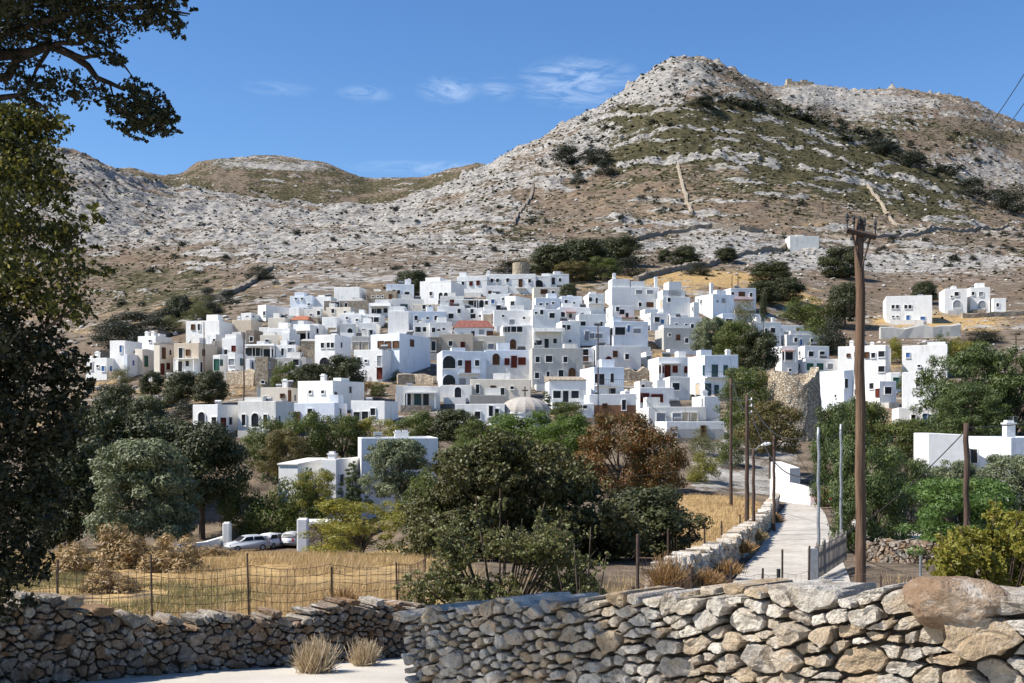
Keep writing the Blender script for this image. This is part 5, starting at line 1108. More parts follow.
for q in [("big mound of dry brown brush in the straw field", 'dbush', 92, 160, 527, 584, 34), ("dry brown brush lying against the big mound", 'dbush', 140, 202, 538, 588, 32), ("low dry brush at the leafy roadside tree", 'dbush', 46, 104, 546, 592, 31), ("pale low brush below the silvery olive", 'dbush', 176, 236, 546, 578, 45), ("flat brown brush in front of the big mound", 'dbush', 84, 140, 566, 600, 25)]: tree(*q)
deadbush("dry brush at the lane wall's foot", 708, 586, 33, 1.1, .6, 900, 'l_dead'); deadbush("dry brush higher along the lane wall", 742, 552, 47, 1.1, .6, 800, 'l_dead'); deadbush("small dry brush in the lane wall's shadow", 728, 574, 37, 1., .55, 800, 'l_dead'); deadbush("dry tuft where the lane wall bends", 757, 540, 56, 1., .6, 700, 'l_dry'); deadbush("dark dry tuft in the wall's shadow far along the lane", 774, 522, 74, 1.2, .7, 600, 'l_dead'); deadbush("greyish dry bush in front of the stone heap", 668, 588, 20, .9, .7, 900, 'l_dead')
# ------------------------------------------------------------------ dry stone walls
def m_stones(name, pale, ochre, grey, dirt):
    t = NT(name); p = t.wpos(); v = attr(t, 'tone', 2); v2 = attr(t, 'tone2', 2)
    n = t.noise(p, 7., 8, .68, .3); n2 = t.noise(p, 2.2, 5, .6); n3 = t.noise(p, 34., 5, .7)
    c = t.mix(v, grey, pale); c = t.mix(t.mr(v2, .55, .95, 0, .85), c, ochre)
    c = t.mix(t.mr(n, .5, .68, 0, .7), c, dirt); c = t.mix(t.mr(n2, .46, .66, 0, .55), c, ochre); c = t.mix(t.mr(n, .46, .33, 0, .6), c, (.74, .7, .63))
    c = t.mix(t.mr(n3, .54, .68, 0, .6), c, (.12, .1, .08))
    return t.pbr(c, .95, t.bump(t.math('ADD', t.math('MULTIPLY', n, 1.), t.math('MULTIPLY', n3, .35)), 1., .09), .1)
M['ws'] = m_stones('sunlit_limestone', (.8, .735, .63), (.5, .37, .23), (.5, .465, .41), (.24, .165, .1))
M['ws2'] = m_stones('weathered_shaded_fieldstone', (.42, .375, .315), (.28, .165, .085), (.22, .195, .165), (.09, .068, .048))  # brown dirt, and a darker tone that carries the shade on these walls
M['core'] = m_plain('earth_between_stones', (.06, .045, .032), .95, .4)
M['boulder'] = m_stones('brown_lichen_boulder', (.4, .29, .2), (.29, .17, .09), (.42, .34, .26), (.1, .06, .038))
def clip(poly, ax, ay, b):
    """keep a.p <= b"""
    out = []; n = len(poly)
    for i in range(n):
        p, q = poly[i], poly[(i + 1) % n]; dp = ax * p[0] + ay * p[1] - b; dq = ax * q[0] + ay * q[1] - b
        if dp <= 0: out.append(p)
        if (dp < 0) != (dq < 0) and dp != dq:
            t = dp / (dp - dq); out.append((p[0] + (q[0] - p[0]) * t, p[1] + (q[1] - p[1]) * t))
    return out
def resample(poly, m):
    """m points round a polygon, its corners kept"""
    P = np.array(poly); n = len(P); E = np.linalg.norm(np.roll(P, -1, 0) - P, axis=1)
    while n > m: k = int(np.argmin(E)); P = np.delete(P, k, 0); n -= 1; E = np.linalg.norm(np.roll(P, -1, 0) - P, axis=1)
    c = np.ones(n, int)
    for _ in range(m - n): c[int(np.argmax(E / c))] += 1
    C_ = P.mean(0); Q = []
    for i in range(n):
        for j in range(c[i]): q = P[i] + (P[(i+1) % n] - P[i]) * j / c[i]; Q.append(q if j else q * .95 + C_ * .05)
    return np.array(Q)
def stone_wall(name, label, path, thick, size, seed, mat, m=18, aspect=1.55, gap=.012, rough=.05, skip=None, cap=.05, kind=None, tri=5, bulge=.02, warp=.42):
    """path: (x, y, base z, top z) along the front face, seen side on the right hand of its direction reversed; size(u): stone height in metres"""
    r = np.random.RandomState(seed); P = np.array(path, float); seg = np.linalg.norm(np.diff(P[:, :2], axis=0), axis=1); S = np.concatenate([[0], np.cumsum(seg)]); Lw = S[-1]
    at = lambda u, k: np.interp(u, S, P[:, k])
    # dart throwing in a stretched plane
    pts = []; cellg = {}
    hmax = (P[:, 3] - P[:, 2]).max(); smin = min(size(u) for u in S); tries = int(Lw * hmax / smin**2 * 9)
    for _ in range(tries):
        u = r.rand() * Lw; h_ = at(u, 3) - at(u, 2); v = r.rand() * h_
        if skip and skip(u, v): continue
        s = size(u) * (r.uniform(1.2, 1.6) if r.rand() < .22 else r.uniform(.38, .95)); ok = True; g = .35
        for i in range(int((u - 1) / g), int((u + 1) / g) + 1):
            for q in cellg.get(i, ()):
                du = (q[0] - u) / aspect; dv = q[1] - v
                if du * du + dv * dv < (.5 * (q[2] + s))**2 * .82: ok = False; break
            if not ok: break
        if ok: q = (u, v, s); pts.append(q); cellg.setdefault(int(u / g), []).append(q)
    V = []; Fc = []; T1 = []; T2 = []
    for (u, v, s) in pts:
        h_ = at(u, 3) - at(u, 2); e = s * aspect * 1.15; top = h_ + r.uniform(-cap, cap)
        skew = r.normal(0, .16)
        poly = [(-e / aspect, -s * 1.2), (e / aspect, -s * 1.2), (e / aspect, s * 1.2), (-e / aspect, s * 1.2)]
        for i in range(int((u - 1.6) / .35), int((u + 1.6) / .35) + 1):
            for q in cellg.get(i, ()):
                dx, dy = (q[0] - u) / aspect, q[1] - v; d2 = dx * dx + dy * dy
                if d2 < 1e-9 or d2 > (3.2 * max(s, q[2]))**2: continue
                poly = clip(poly, dx, dy, (d2 + s * s * .25 - q[2]**2 * .25) / 2)
                if len(poly) < 3: break
            if len(poly) < 3: break
        if len(poly) < 3: continue
        poly = clip(poly, skew, 1., top - v); poly = clip(poly, 0, -1., v + .1)
        if len(poly) < 3: continue
        poly = [(a * aspect, b) for a, b in poly]; pa = np.array(poly); wu, wv = (pa[:, 0] + u) / .23, (pa[:, 1] + v) / .23; pa = pa + np.stack([per2(wu + seed, wv), per2(wu, wv + 40 + seed)], 1) * warp * size(u) + np.stack([0 * wu, per2((pa[:, 0] + u) / .7, v * 0 + wv * .2 + seed) * size(u) * .5], 1); poly = [tuple(q) for q in pa]; Q = resample(poly, m); cx_, cy_ = Q.mean(0); q = Q - (cx_, cy_); ext = np.abs(q).max(0)
        if ext.min() < .012: continue
        k = np.maximum(0, 1 - gap / ext); q = q * k
        prot = r.normal(0, .036) * min(1.5, s / .15); tx, ty = r.normal(0, .17, 2); bl = r.uniform(.1, 1.1) * bulge * (s / .2); back = thick * r.uniform(.9, 1.05)
        rings = [(.9, back), (1., back * .8), (1.01, .06), (1., .012), (.955, -.45 * bl), (.72, -.9 * bl), (.36, -bl)] if tri >= 5 else [(.95, back), (1., .05), (.9, -.2 * bl), (.5, -bl)]
        base = len(V); P3_ = []
        for sc_, dep in rings:
            for a, b in q * sc_: P3_.append((a, dep - prot + (a * tx + b * ty) * (1 if dep < .1 else .2), b))
        P3_.append((0, -bl - prot, 0)); P3_.append((0, back, 0)); P3_ = np.array(P3_)
        nz = np.stack([np.sign(w_ := per3(P3_ / (s * .55) + r.rand(3) * 90 + 7 * i)) * np.abs(w_)**.8 for i in range(3)], 1) * s * rough * 1.6 + np.stack([per3(P3_ / (s * .2) + 31 * i + seed) for i in range(3)], 1) * s * rough * .7
        P3_ = P3_ + nz
        U = u + cx_ + P3_[:, 0]; X = at(U, 0); Y = at(U, 1)
        U2 = np.clip(U, 0, Lw); k_ = np.clip(np.searchsorted(S, U2, 'right') - 1, 0, len(S) - 2); dirs = (P[k_ + 1, :2] - P[k_, :2]) / seg[k_][:, None]
        X = P[k_, 0] + dirs[:, 0] * (U - S[k_]); Y = P[k_, 1] + dirs[:, 1] * (U - S[k_]); nx, ny = -dirs[:, 1], dirs[:, 0]   # away from the viewer
        Z = at(U2, 2) + v + cy_ + P3_[:, 2]
        V += list(zip(X + nx * P3_[:, 1], Y + ny * P3_[:, 1], Z))
        nr_ = len(rings); f0 = len(Fc)
        for i in range(nr_ - 1):
            for j in range(m):
                j2 = (j + 1) % m; Fc.append((base + i*m + j, base + i*m + j2, base + (i+1)*m + j2, base + (i+1)*m + j))
        for j in range(m):
            j2 = (j + 1) % m; Fc.append((base + (nr_-1)*m + j, base + (nr_-1)*m + j2, base + nr_*m)); Fc.append((base + j2, base + j, base + nr_*m + 1))
        t1, t2 = r.rand(), r.rand(); T1 += [t1] * (len(Fc) - f0); T2 += [t2] * (len(Fc) - f0)
    root = empty(name, tuple(P[len(P)//2, :3]), label, 'wall'); o = np.array(root.location)
    ob = obj('stonework', np.array(V) - o, Fc, M[mat], root); fattr(ob.data, 'tone', T1); fattr(ob.data, 'tone2', T2)
    # earth and small stuff in the heart of the wall
    m_ = MB(); n = max(8, int(Lw / .3)); vv = []
    for i in range(n + 1):
        u = .04 + (Lw - .08) * i / n; k_ = min(max(np.searchsorted(S, u, 'right') - 1, 0), len(S) - 2); d = (P[k_+1, :2] - P[k_, :2]) / seg[k_]; a = np.array([at(u, 0), at(u, 1)])
        f_ = a + np.array([-d[1], d[0]]) * .075; b_ = a + np.array([-d[1], d[0]]) * (thick * .85); zt = at(u, 3) - max(.07, cap + .03); zb = at(u, 2) - .3
        vv += [(f_[0], f_[1], zb), (f_[0], f_[1], zt), (b_[0], b_[1], zt), (b_[0], b_[1], zb)]
    ff = [(0, 1, 2, 3), (4*n+3, 4*n+2, 4*n+1, 4*n)]
    for i in range(n):
        for j in range(4): ff.append((4*i + j, 4*i + 4 + j, 4*i + 4 + (j+1) % 4, 4*i + (j+1) % 4))
    obj('earth_core', np.array(vv) - o, ff, M['core'], root)
    return root
def wp(px, py, D, zb): return (xpx(D, px), D, zb, zpy(D, py))
WR = [wp(409, 614, 9.0, -.95), wp(450, 607, 8.55, -.9), wp(520, 601, 7.9, -.85), wp(600, 596, 7.3, -.75), wp(700, 592, 6.7, -.65), wp(800, 588, 6.15, -.6), wp(900, 591, 5.75, -.55), wp(1024, 596, 5.35, -.5), wp(1200, 600, 4.9, -.5), wp(1420, 590, 4.6, -.5)]
uB = None
PW = np.array(WR); SW = np.concatenate([[0], np.cumsum(np.linalg.norm(np.diff(PW[:, :2], axis=0), axis=1))])
def u_of(px):
    PX_ = CX + PW[:, 0] * F / PW[:, 1]; return float(np.interp(px, PX_, SW))
ub = u_of(954); hb_ = float(np.interp(ub, SW, PW[:, 3] - PW[:, 2]))
def skipb(u, v): return ((u - ub) / .27)**2 + ((v - hb_ + .045) / .16)**2 < 1.0
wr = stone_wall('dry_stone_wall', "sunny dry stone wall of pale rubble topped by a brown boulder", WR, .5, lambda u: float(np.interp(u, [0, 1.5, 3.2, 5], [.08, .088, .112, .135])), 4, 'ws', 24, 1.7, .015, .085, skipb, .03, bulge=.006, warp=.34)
# the brown boulder set into the top of the wall
bm = bmesh.new(); bmesh.ops.create_icosphere(bm, subdivisions=5, radius=1.); vs_ = np.array([v.co[:] for v in bm.verts]); n_ = per3(vs_ * 1.1 + 4) * .16 + per3(vs_ * 2.6 + 9) * .07
vs_ = vs_ * (1 + n_)[:, None]
for nrm, lim in (((0, 0, 1), .72), ((.5, -.6, .62), .78), ((-.62, -.6, .5), .8), ((.2, -1, -.1), .76), ((-.9, -.2, -.3), .82), ((.85, -.3, -.4), .84), ((.1, -.7, -.7), .8)):   # broken faces
    nn = np.array(nrm) / np.linalg.norm(nrm); dd = vs_ @ nn; vs_ = vs_ - np.where(dd > lim, (dd - lim) * .88, 0)[:, None] * nn
vs_ = vs_ * (1 + per3(vs_ * 6 + 2) * .035 + per3(vs_ * 14) * .015)[:, None] * np.array([.262, .2, .155])
for v, q in zip(bm.verts, vs_): v.co = q
mb_ = bpy.data.meshes.new('boulder'); bm.to_mesh(mb_); bm.free(); fattr(mb_, 'tone', np.full(len(mb_.polygons), .5)); fattr(mb_, 'tone2', np.full(len(mb_.polygons), .6)); mb_.materials.append(M['boulder'])
pb = np.array([np.interp(ub, SW, PW[:, 0]), np.interp(ub, SW, PW[:, 1]), np.interp(ub, SW, PW[:, 3]) - .045])
ob = link('boulder', mb_, wr, Vector(pb + np.array([.02, .02, 0])) - wr.location, R(-38))
WL = [wp(-220, 612, 9.4, -.75), wp(-60, 606, 10.3, -.85), wp(0, 606, 10.75, -.88), wp(22, 598, 10.9, -.9), wp(60, 598, 11.2, -.92), wp(80, 612, 11.35, -.93), wp(120, 622, 11.65, -.97), wp(150, 617, 11.9, -1.), wp(200, 620, 12.25, -1.03), wp(260, 614, 12.75, -1.07), wp(300, 610, 13.05, -1.1), wp(340, 603, 13.4, -1.13), wp(380, 600, 13.75, -1.17), wp(402, 602, 13.95, -1.19), wp(430, 606, 14.3, -1.25)]
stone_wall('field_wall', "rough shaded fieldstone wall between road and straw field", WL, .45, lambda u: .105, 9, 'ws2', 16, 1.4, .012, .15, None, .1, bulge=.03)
LW_ = [(30, 668), (34, 694), (38, 712), (44, 733), (52, 750), (60, 760), (70, 769), (82, 774), (94, 777), (104, 779)]
stone_wall('lane_wall', "long low stone wall bordering the lane", [(xpx(d, p), d, gz(xpx(d, p), d) - .1, gz(xpx(d, p), d) + .95 + .15 * math.sin(d)) for d, p in LW_], .6, lambda u: .24, 12, 'ws', 9, 1.4, .012, .1, None, .12, tri=4)
HL = [(19, 655), (20, 690), (21, 720)]
stone_wall('stone_heap', "low heap of broken wall stones behind the rusty post", [(xpx(d, p), d, gz(xpx(d, p), d) - .1, gz(xpx(d, p), d) + .75) for d, p in HL], .7, lambda u: .15, 14, 'ws2', 10, 1.4, .01, .12, None, .15, tri=4)
# stone banks and field walls on the hill: ridges of rubble along the ground
def ridge_wall(name, label, pts, h_, w_, mat, dmin=340):
    g = [gpt(px, py, dmin, 1200) for px, py in pts]; L_ = []
    for a, b in zip(g[:-1], g[1:]):
        n = max(2, int((b - a).length / 2.2))
        for i in range(n): q = a + (b - a) * i / n; q.z = gz(q.x, q.y); L_.append(q)
    L_.append(g[-1]); v = []; f = []; rr = random.Random(len(pts) * 7 + int(pts[0][0]))
    for i, q in enumerate(L_):
        d = (L_[min(i+1, len(L_)-1)] - L_[max(i-1, 0)]); d.z = 0; d.normalize(); s = Vector((-d.y, d.x, 0)); hh = h_ * rr.uniform(.75, 1.2); ww = w_ * rr.uniform(.85, 1.15)
        for a, z in ((-.6, -1.5), (-.5, hh * .9), (-.2, hh), (.2, hh), (.5, hh * .9), (.6, -1.5)): v.append(q + s * a * ww + Vector((rr.uniform(-.15, .15), rr.uniform(-.15, .15), z + rr.uniform(-.12, .12))))
    for i in range(len(L_) - 1):
        for j in range(5): f.append((i*6 + j, i*6 + j + 1, i*6 + 7 + j, i*6 + 6 + j))
    f += [tuple(range(5, -1, -1)), tuple((len(L_)-1) * 6 + j for j in range(6))]
    tag(obj(name, v, f, M[mat]), label, 'wall')
ridge_wall('field_bank', "dark stone bank climbing out of the gully", [(206, 311), (222, 302), (240, 291), (258, 279), (272, 268)], 1.7, 1.6, 'dstone')
ridge_wall('field_bank', "dark stone bank above the evergreen wood", [(634, 241), (650, 237), (668, 233), (690, 230), (712, 227), (740, 229), (764, 233)], 1.8, 1.6, 'dstone')
ridge_wall('field_bank', "long stone bank rising past the blank shed", [(636, 281), (660, 274), (690, 268), (716, 263), (740, 256), (762, 250), (785, 247)], 1.8, 1.6, 'dstone')
ridge_wall('field_bank', "thin dark bank running east from the tall pole", [(824, 236), (850, 240), (880, 237), (920, 234), (960, 232), (1024, 229), (1060, 228)], 1.5, 1.3, 'dstone')
ridge_wall('field_wall', "pale wall line descending from the rock band", [(678, 166), (681, 180), (686, 196), (691, 214)], 1.2, 1.6, 'stone')
ridge_wall('field_wall', "pale wall line slanting down behind the tall pole", [(868, 186), (878, 200), (888, 214), (898, 227)], 1.2, 1.6, 'stone')
ridge_wall('field_wall', "dark crooked wall on the pale shoulder", [(533, 186), (530, 200), (520, 212), (514, 224)], 1.3, 1.5, 'dstone')
ridge_wall('terrace_wall', "long pale retaining wall under the slope houses", [(880, 339), (905, 338), (932, 337), (960, 336)], 3.0, 1., 'grey', 200)
ridge_wall('terrace_wall', "thin terrace wall along the hillside row", [(962, 318), (985, 317), (1010, 316), (1040, 315)], 1.4, 1., 'stone', 200)
ridge_wall('terrace_wall', "rubble retaining wall under the big shade blue house", [(398, 384), (415, 383), (434, 384)], 1.8, 1.2, 'stone', 150)
ridge_wall('terrace_wall', "rubble wall below the veranda and arched strip", [(229, 384), (245, 384), (257, 386)], 2.6, 1.2, 'stone', 150)
ridge_wall('terrace_wall', "rough stone wall between the red arched window and porch houses", [(622, 380), (636, 380), (650, 380)], 2.2, 1., 'stone', 150)
# white walls at the end of the lane
def boxwall(name, label, pts, h_, th, mat, steps=None):
    m = MB()
    for i in range(len(pts) - 1):
        (d0, p0), (d1, p1) = pts[i], pts[i+1]; a = Vector((xpx(d0, p0), d0, 0)); b = Vector((xpx(d1, p1), d1, 0)); dr = (b - a).normalized(); s = Vector((-dr.y, dr.x, 0)) * th / 2
        za, zb_ = gz(a.x, a.y), gz(b.x, b.y); h0 = h_[i] if isinstance(h_, list) else h_; h1 = h_[i+1] if isinstance(h_, list) else h_
        m.add([a - s + Vector((0, 0, za - .8)), b - s + Vector((0, 0, zb_ - .8)), b + s + Vector((0, 0, zb_ - .8)), a + s + Vector((0, 0, za - .8)), a - s + Vector((0, 0, za + h0)), b - s + Vector((0, 0, zb_ + h1)), b + s + Vector((0, 0, zb_ + h1)), a + s + Vector((0, 0, za + h0))],
              [(0, 1, 5, 4), (1, 2, 6, 5), (2, 3, 7, 6), (3, 0, 4, 7), (4, 5, 6, 7), (3, 2, 1, 0)])
    o = m.build(name, M[mat]); return tag(o, label, 'wall')
boxwall('white_wall', "bright whitewashed wall closing the end of the lane", [(112, 772), (108, 800), (104, 813)], [2.0, 1.8, 1.5], .5, 'white')
boxwall('white_wall', "small whitewashed block standing on the wall end", [(118, 776), (116, 795)], [3.2, 2.9], 1.6, 'white')
boxwall('white_wall', "low whitewashed yard wall beside the silver car", [(104, 176), (108, 205), (112, 224)], [.9, 1., 1.2], .4, 'white')
GL = [(45, 862), (43, 905), (42, 940), (41, 985)]
stone_wall('garden_wall', "low shade-dark wall before the parked car under the pines", [(xpx(d, p), d, gz(xpx(d, p), d) - .2, gz(xpx(d, p), d) + .8) for d, p in GL], .5, lambda u: .2, 15, 'ws2', 9, 1.4, .012, .1, None, .1, tri=4)
def pillar(label, px, py0, py1, wpx, D):
    x = xpx(D, px); w_ = wpx * D / F / 2; zb = gz(x, D) - .5; zt = zpy(D, py0); m = MB(); m.box(-w_, w_, -w_, w_, 0, zt - zb - .2); o = m.build('gate_pillar', M['white'], None, False, (x, D, zb))
    bm = bmesh.new(); bm.from_mesh(o.data); bmesh.ops.bevel(bm, geom=bm.edges[:], offset=min(.12, w_ * .3), segments=3, affect='EDGES'); bm.to_mesh(o.data); bm.free(); tag(o, label, 'pillar')
pillar("square white gate pillar at the yard wall by the silver car", 227, 520, 545, 8, 111); pillar("thick rounded white pillar beside the dark carport", 303, 516, 549, 11, 106)
# ------------------------------------------------------------------ poles, fences, cars
def pole(label, px, ytop, D, rb, rt_, mat, name='utility_pole', lean=0., cross=None, lamp=False, insul=False):
    x = xpx(D, px); zg = gz(x, D) - .4; H = zpy(D, ytop) - zg; root = empty(name, (x, D, zg), label, 'pole')
    v = MB(); n = 12; pts = [(lean * i / n * H + .015 * math.sin(i * 2.1), .012 * math.cos(i * 1.7), H * i / n) for i in range(n + 1)]
    v.tube(pts, [rb + (rt_ - rb) * i / n for i in range(n + 1)], 14); v.build('shaft', M[mat], root, True)
    tx = lean * H
    if cross:
        for z, w_, slope in cross:
            MB().add([], []); m = MB(); a = Vector((tx - w_, -.1, H + z + slope)); b = Vector((tx + w_, -.1, H + z - slope)); m.tube([a, b], [.055, .055], 6); m.tube([(tx, -.08, H + z - .7), a * .65 + Vector((tx, -.1, H + z)) * .35], [.02, .02], 5); m.tube([(tx, -.08, H + z - .7), b * .65 + Vector((tx, -.1, H + z)) * .35], [.02, .02], 5)
            cr = m.build('crossarm', M['iron'], root)
            for t in (-.97, -.5, -.12, .22, .97):
                p = Vector((tx + w_ * t, -.1, H + z - slope * t)); k = MB(); k.tube([p, p + Vector((0, 0, .3))], [.018, .018], 5); k.lathe([(.03, .2), (.06, .22), (.045, .26), (.065, .3), (.045, .34), (.06, .38), (.02, .42)], 10); 
                k2 = MB(); k2.tube([p, p + Vector((0, 0, .2))], [.012, .012], 6); k2.tube([p + Vector((0, 0, z_)) for z_ in (.16, .19, .22, .26, .3, .33)], [.018, .032, .022, .03, .022, .012], 10); k2.build('insulator', M['black'], root)
    if insul:
        for z in (.25, .6, .95):
            k = MB(); k.tube([(tx, -.05, H - z), (tx + .24, -.05, H - z)], .015, 5); k.tube([(tx + .24, -.05, H - z - .02), (tx + .24, -.05, H - z + .12)], [.045, .03], 8); k.build('insulator', M['whitep'], root)
    if lamp:
        m = MB(); m.tube([(0, 0, H - .15), (.25, -.1, H + .15), (.4, -.15, H + .2)], [.03, .03, .03], 6); ar = m.build('lamp_arm', M['galv'], root)
        m = MB(); m.tube([(.36, -.15, H + .19), (.5, -.18, H + .23), (.72, -.22, H + .28), (.85, -.25, H + .29)], [.04, .09, .08, .03], 10); m.build('lamp_head', M['whitep'], root, True)
    return root, Vector((x + tx, D, zg + H))
POLES = {}
def addp(key, *a, **k): POLES[key] = pole(*a, **k)[1]
addp('big', "tall thick wooden pole with spiked crossarm rising over the wall", 861, 219, 22., .108, .085, 'pole', lean=-.003, cross=[(-.3, .28, .07)])
addp('a', "dark wooden pole beside the straw patch, tallest of the lane poles", 747, 395, 62., .13, .09, 'dpole', insul=True)
addp('b', "dark wooden pole above the stony path", 731, 378, 92., .14, .1, 'dpole')
addp('c', "short dark pole with a white street lamp on an arm", 753.5, 449, 58., .1, .07, 'dpole', lamp=True)
addp('d', "thin dark pole at the lane wall", 774, 436, 66., .1, .07, 'dpole')
addp('e', "slim galvanised pole rising from the gate post", 818.5, 427, 38., .06, .045, 'galv')
addp('f', "slim galvanised pole against the dark pine", 841, 424, 46., .065, .05, 'galv')
addp('g', "single weathered wooden pole before the bright green pine", 966.5, 423, 26., .075, .06, 'dpole')
addp('h', "dark pole standing in the rubble beneath the veranda house", 244, 332, 186., .12, .1, 'dpole')
addp('i', "dark pole between the terraces in the middle of the village", 598, 326, 170., .11, .09, 'dpole')
addp('j', "thin pole on the roofs of the western houses", 204, 322, 205., .1, .08, 'dpole')
addp('k', "thin dark pole below the umbrella crowned tree", 738, 274, 330., .16, .12, 'dpole')
addp('l', "second thin dark pole on the straw terrace", 732, 276, 326., .14, .1, 'dpole')
addp('m', "leaning thin pole in front of the tall lit end house", 852, 346, 190., .1, .08, 'galv', lean=.05)
addp('n', "hillside pole with crossbars on the straw terrace", 1016, 332, 240., .12, .1, 'dpole', cross=[(-.6, 1.2, 0), (-1.6, 1.2, 0)])
addp('o', "little lamp pole on the slope of round dark trees", 142, 404, 168., .09, .06, 'dpole')
def wire(label, a, b, sag, rad=.012, n=18):
    pts = []
    for i in range(n + 1):
        t = i / n; p = a * (1 - t) + b * t; p.z -= sag * 4 * t * (1 - t); pts.append(p)
    m = MB(); o = a.copy(); m.tube([p - o for p in pts], rad, 4); ob = m.build('power_cable', M['cable'], None, False, a); tag(ob, label, 'cable')
V3 = Vector
big = POLES['big']
wire("power cable from the galvanised lane pole to the pole by the pine", POLES['e'] + V3((0, 0, -.2)), POLES['f'] + V3((0, 0, -.2)), .3)
wire("power cable between the tallest lane pole and the galvanised gate pole", POLES['a'] + V3((.2, 0, -.3)), POLES['e'] + V3((0, 0, -.1)), 1.0, .024)
wire("lower power cable sagging from the tallest lane pole to the gate pole", POLES['a'] + V3((.2, 0, -.9)), POLES['e'] + V3((0, 0, -1.5)), 1.3, .024)
wire("power cable from the upper path pole to the tallest lane pole", POLES['b'] + V3((0, 0, -.2)), POLES['a'] + V3((0, 0, -.2)), .6, .016)
wire("power cable linking the thin lane pole to the upper path pole", POLES['d'] + V3((0, 0, -.1)), POLES['b'] + V3((0, 0, -1.)), .6, .015)
wire("power cable running from the gate pole across the thick wooden pole", POLES['e'] + V3((0, 0, -4)), POLES['g'] + V3((0, 0, -.15)), .35, .012)
wire("power cable from the single weathered pole off toward the east", POLES['g'] + V3((0, 0, -.1)), V3((24, 40, 4.2)), .6, .012)
wire("power cable from the rust coloured tree to the tallest lane pole", P3(560, 470, 100), POLES['c'] + V3((0, 0, -.3)), .8, .016)
for i, (px, py, D) in enumerate(((690, 352, 190), (640, 392, 165), (730, 355, 175), (776, 350, 235), (840, 372, 180))):
    wire("power cable from the lane poles to " + ["the shade blue white house with six shutters", "the white house with two dark red windows", "the chimney of the six shuttered house", "the house with pink porch canopy", "the pale blue house behind the mill"][i], POLES['a' if i < 3 else 'b'] + V3((.2, 0, -.3 - .3 * (i % 3))), P3(px, py, D), 2.2, .026)
for i, (p, q) in enumerate((((985, 122), (1040, 30)), ((1001, 124), (1046, 54)), ((1014, 126), (1050, 78)))):
    wire(["overhead line, uppermost of three crossing the sky", "overhead line, middle one of three crossing the sky", "overhead line, lowest of three crossing the sky"][i], P3(p[0] - 14, p[1] + 24, 60), P3(q[0] + 60, q[1] - 92, 26), .5, .016)
wire("long power cable strung above the evergreen wood", P3(420, 268, 300), P3(780, 244, 330), 3., .045); wire("lower power cable strung above the top houses", P3(430, 282, 290), P3(700, 254, 330), 2., .045)
# wire fence behind the rough wall
def fence(label, posts, h_, dv, name='wire_fence', mat='iron', rad=.0042, horiz=8, pr=.022):
    """posts: (px, D, height)"""
    P = [Vector((xpx(d, p), d, gz(xpx(d, p), d))) for p, d, _ in posts]; root = empty(name, P[0], label, 'fence'); o = P[0]
    for q, (_, _, hh) in zip(P, posts):
        a = q - o; MB().tube([a - V3((0, 0, .3)), a + V3((random.uniform(-.04, .04), 0, hh))], pr, 6).build('post', M[mat], root)
    m = MB()
    for a, b in zip(P[:-1], P[1:]):
        a = a - o; b = b - o; L_ = (b - a).length; n = max(2, int(L_ / dv))
        for k in range(horiz):
            z = .06 + (h_ - .06) * k / (horiz - 1); pts = []
            for i in range(7): t = i / 6; q = a * (1 - t) + b * t; pts.append(q + V3((0, 0, z - .05 * math.sin(math.pi * t) + random.uniform(-.012, .012))))
            m.tube(pts, rad, 3, False)
        for i in range(n + 1):
            t = i / n; q = a * (1 - t) + b * t; sg = -.05 * math.sin(math.pi * t); m.tube([q + V3((random.uniform(-.01, .01), 0, .06 + sg)), q + V3((random.uniform(-.02, .02), 0, h_ + sg))], rad, 3, False)
    m.build('wire_mesh', M[mat], root)
fence("rusty wire mesh fence on thin posts along the straw field", [(-60, 13.6, 1.2), (57, 14.2, 1.2), (153, 14.8, 1.25), (250, 15.3, 1.25), (332, 15.7, 1.05), (398, 16.3, 1.1), (424, 19, 1.1)], 1.08, .1, rad=.004, horiz=10, pr=.014)
fence("wire fence with thin stakes across the lane behind the wall", [(634, 14.2, 1.35), (690, 19.5, 1.5), (730, 21., 1.5), (762, 21.5, 1.45), (782, 22, 1.8), (808, 22.5, 1.85), (880, 20.5, 1.3), (920, 17.5, 1.2), (982, 15.5, .9), (1060, 14, .9)], 1.35, .2, rad=.0036, horiz=6, pr=.02)
fence("row of wooden stakes with wire along the straw patch", [(668, 46, 1.3), (690, 50, 1.2), (705, 53, 1.3), (722, 57, 1.2), (740, 61, 1.3), (757, 68, 1.2)], .9, .5, rad=.006, horiz=4, pr=.045)
def stake(label, px, py0, D, r_, mat):
    x = xpx(D, px); z = gz(x, D) - .3; tag(MB().tube([(0, 0, 0), (.01, 0, zpy(D, py0) - z)], r_, 8).build('stake', M[mat], None, False, (x, D, z)), label, 'stake')
stake("short black stub post in front of the lane", 778, 569, 20.2, .035, 'black'); stake("rusty iron stake behind the wall near the twiggy shrub", 637, 534, 13.5, .02, 'iron'); stake("white metal stake next to the thick pole's wire", 920, 556, 19.2, .022, 'galv')
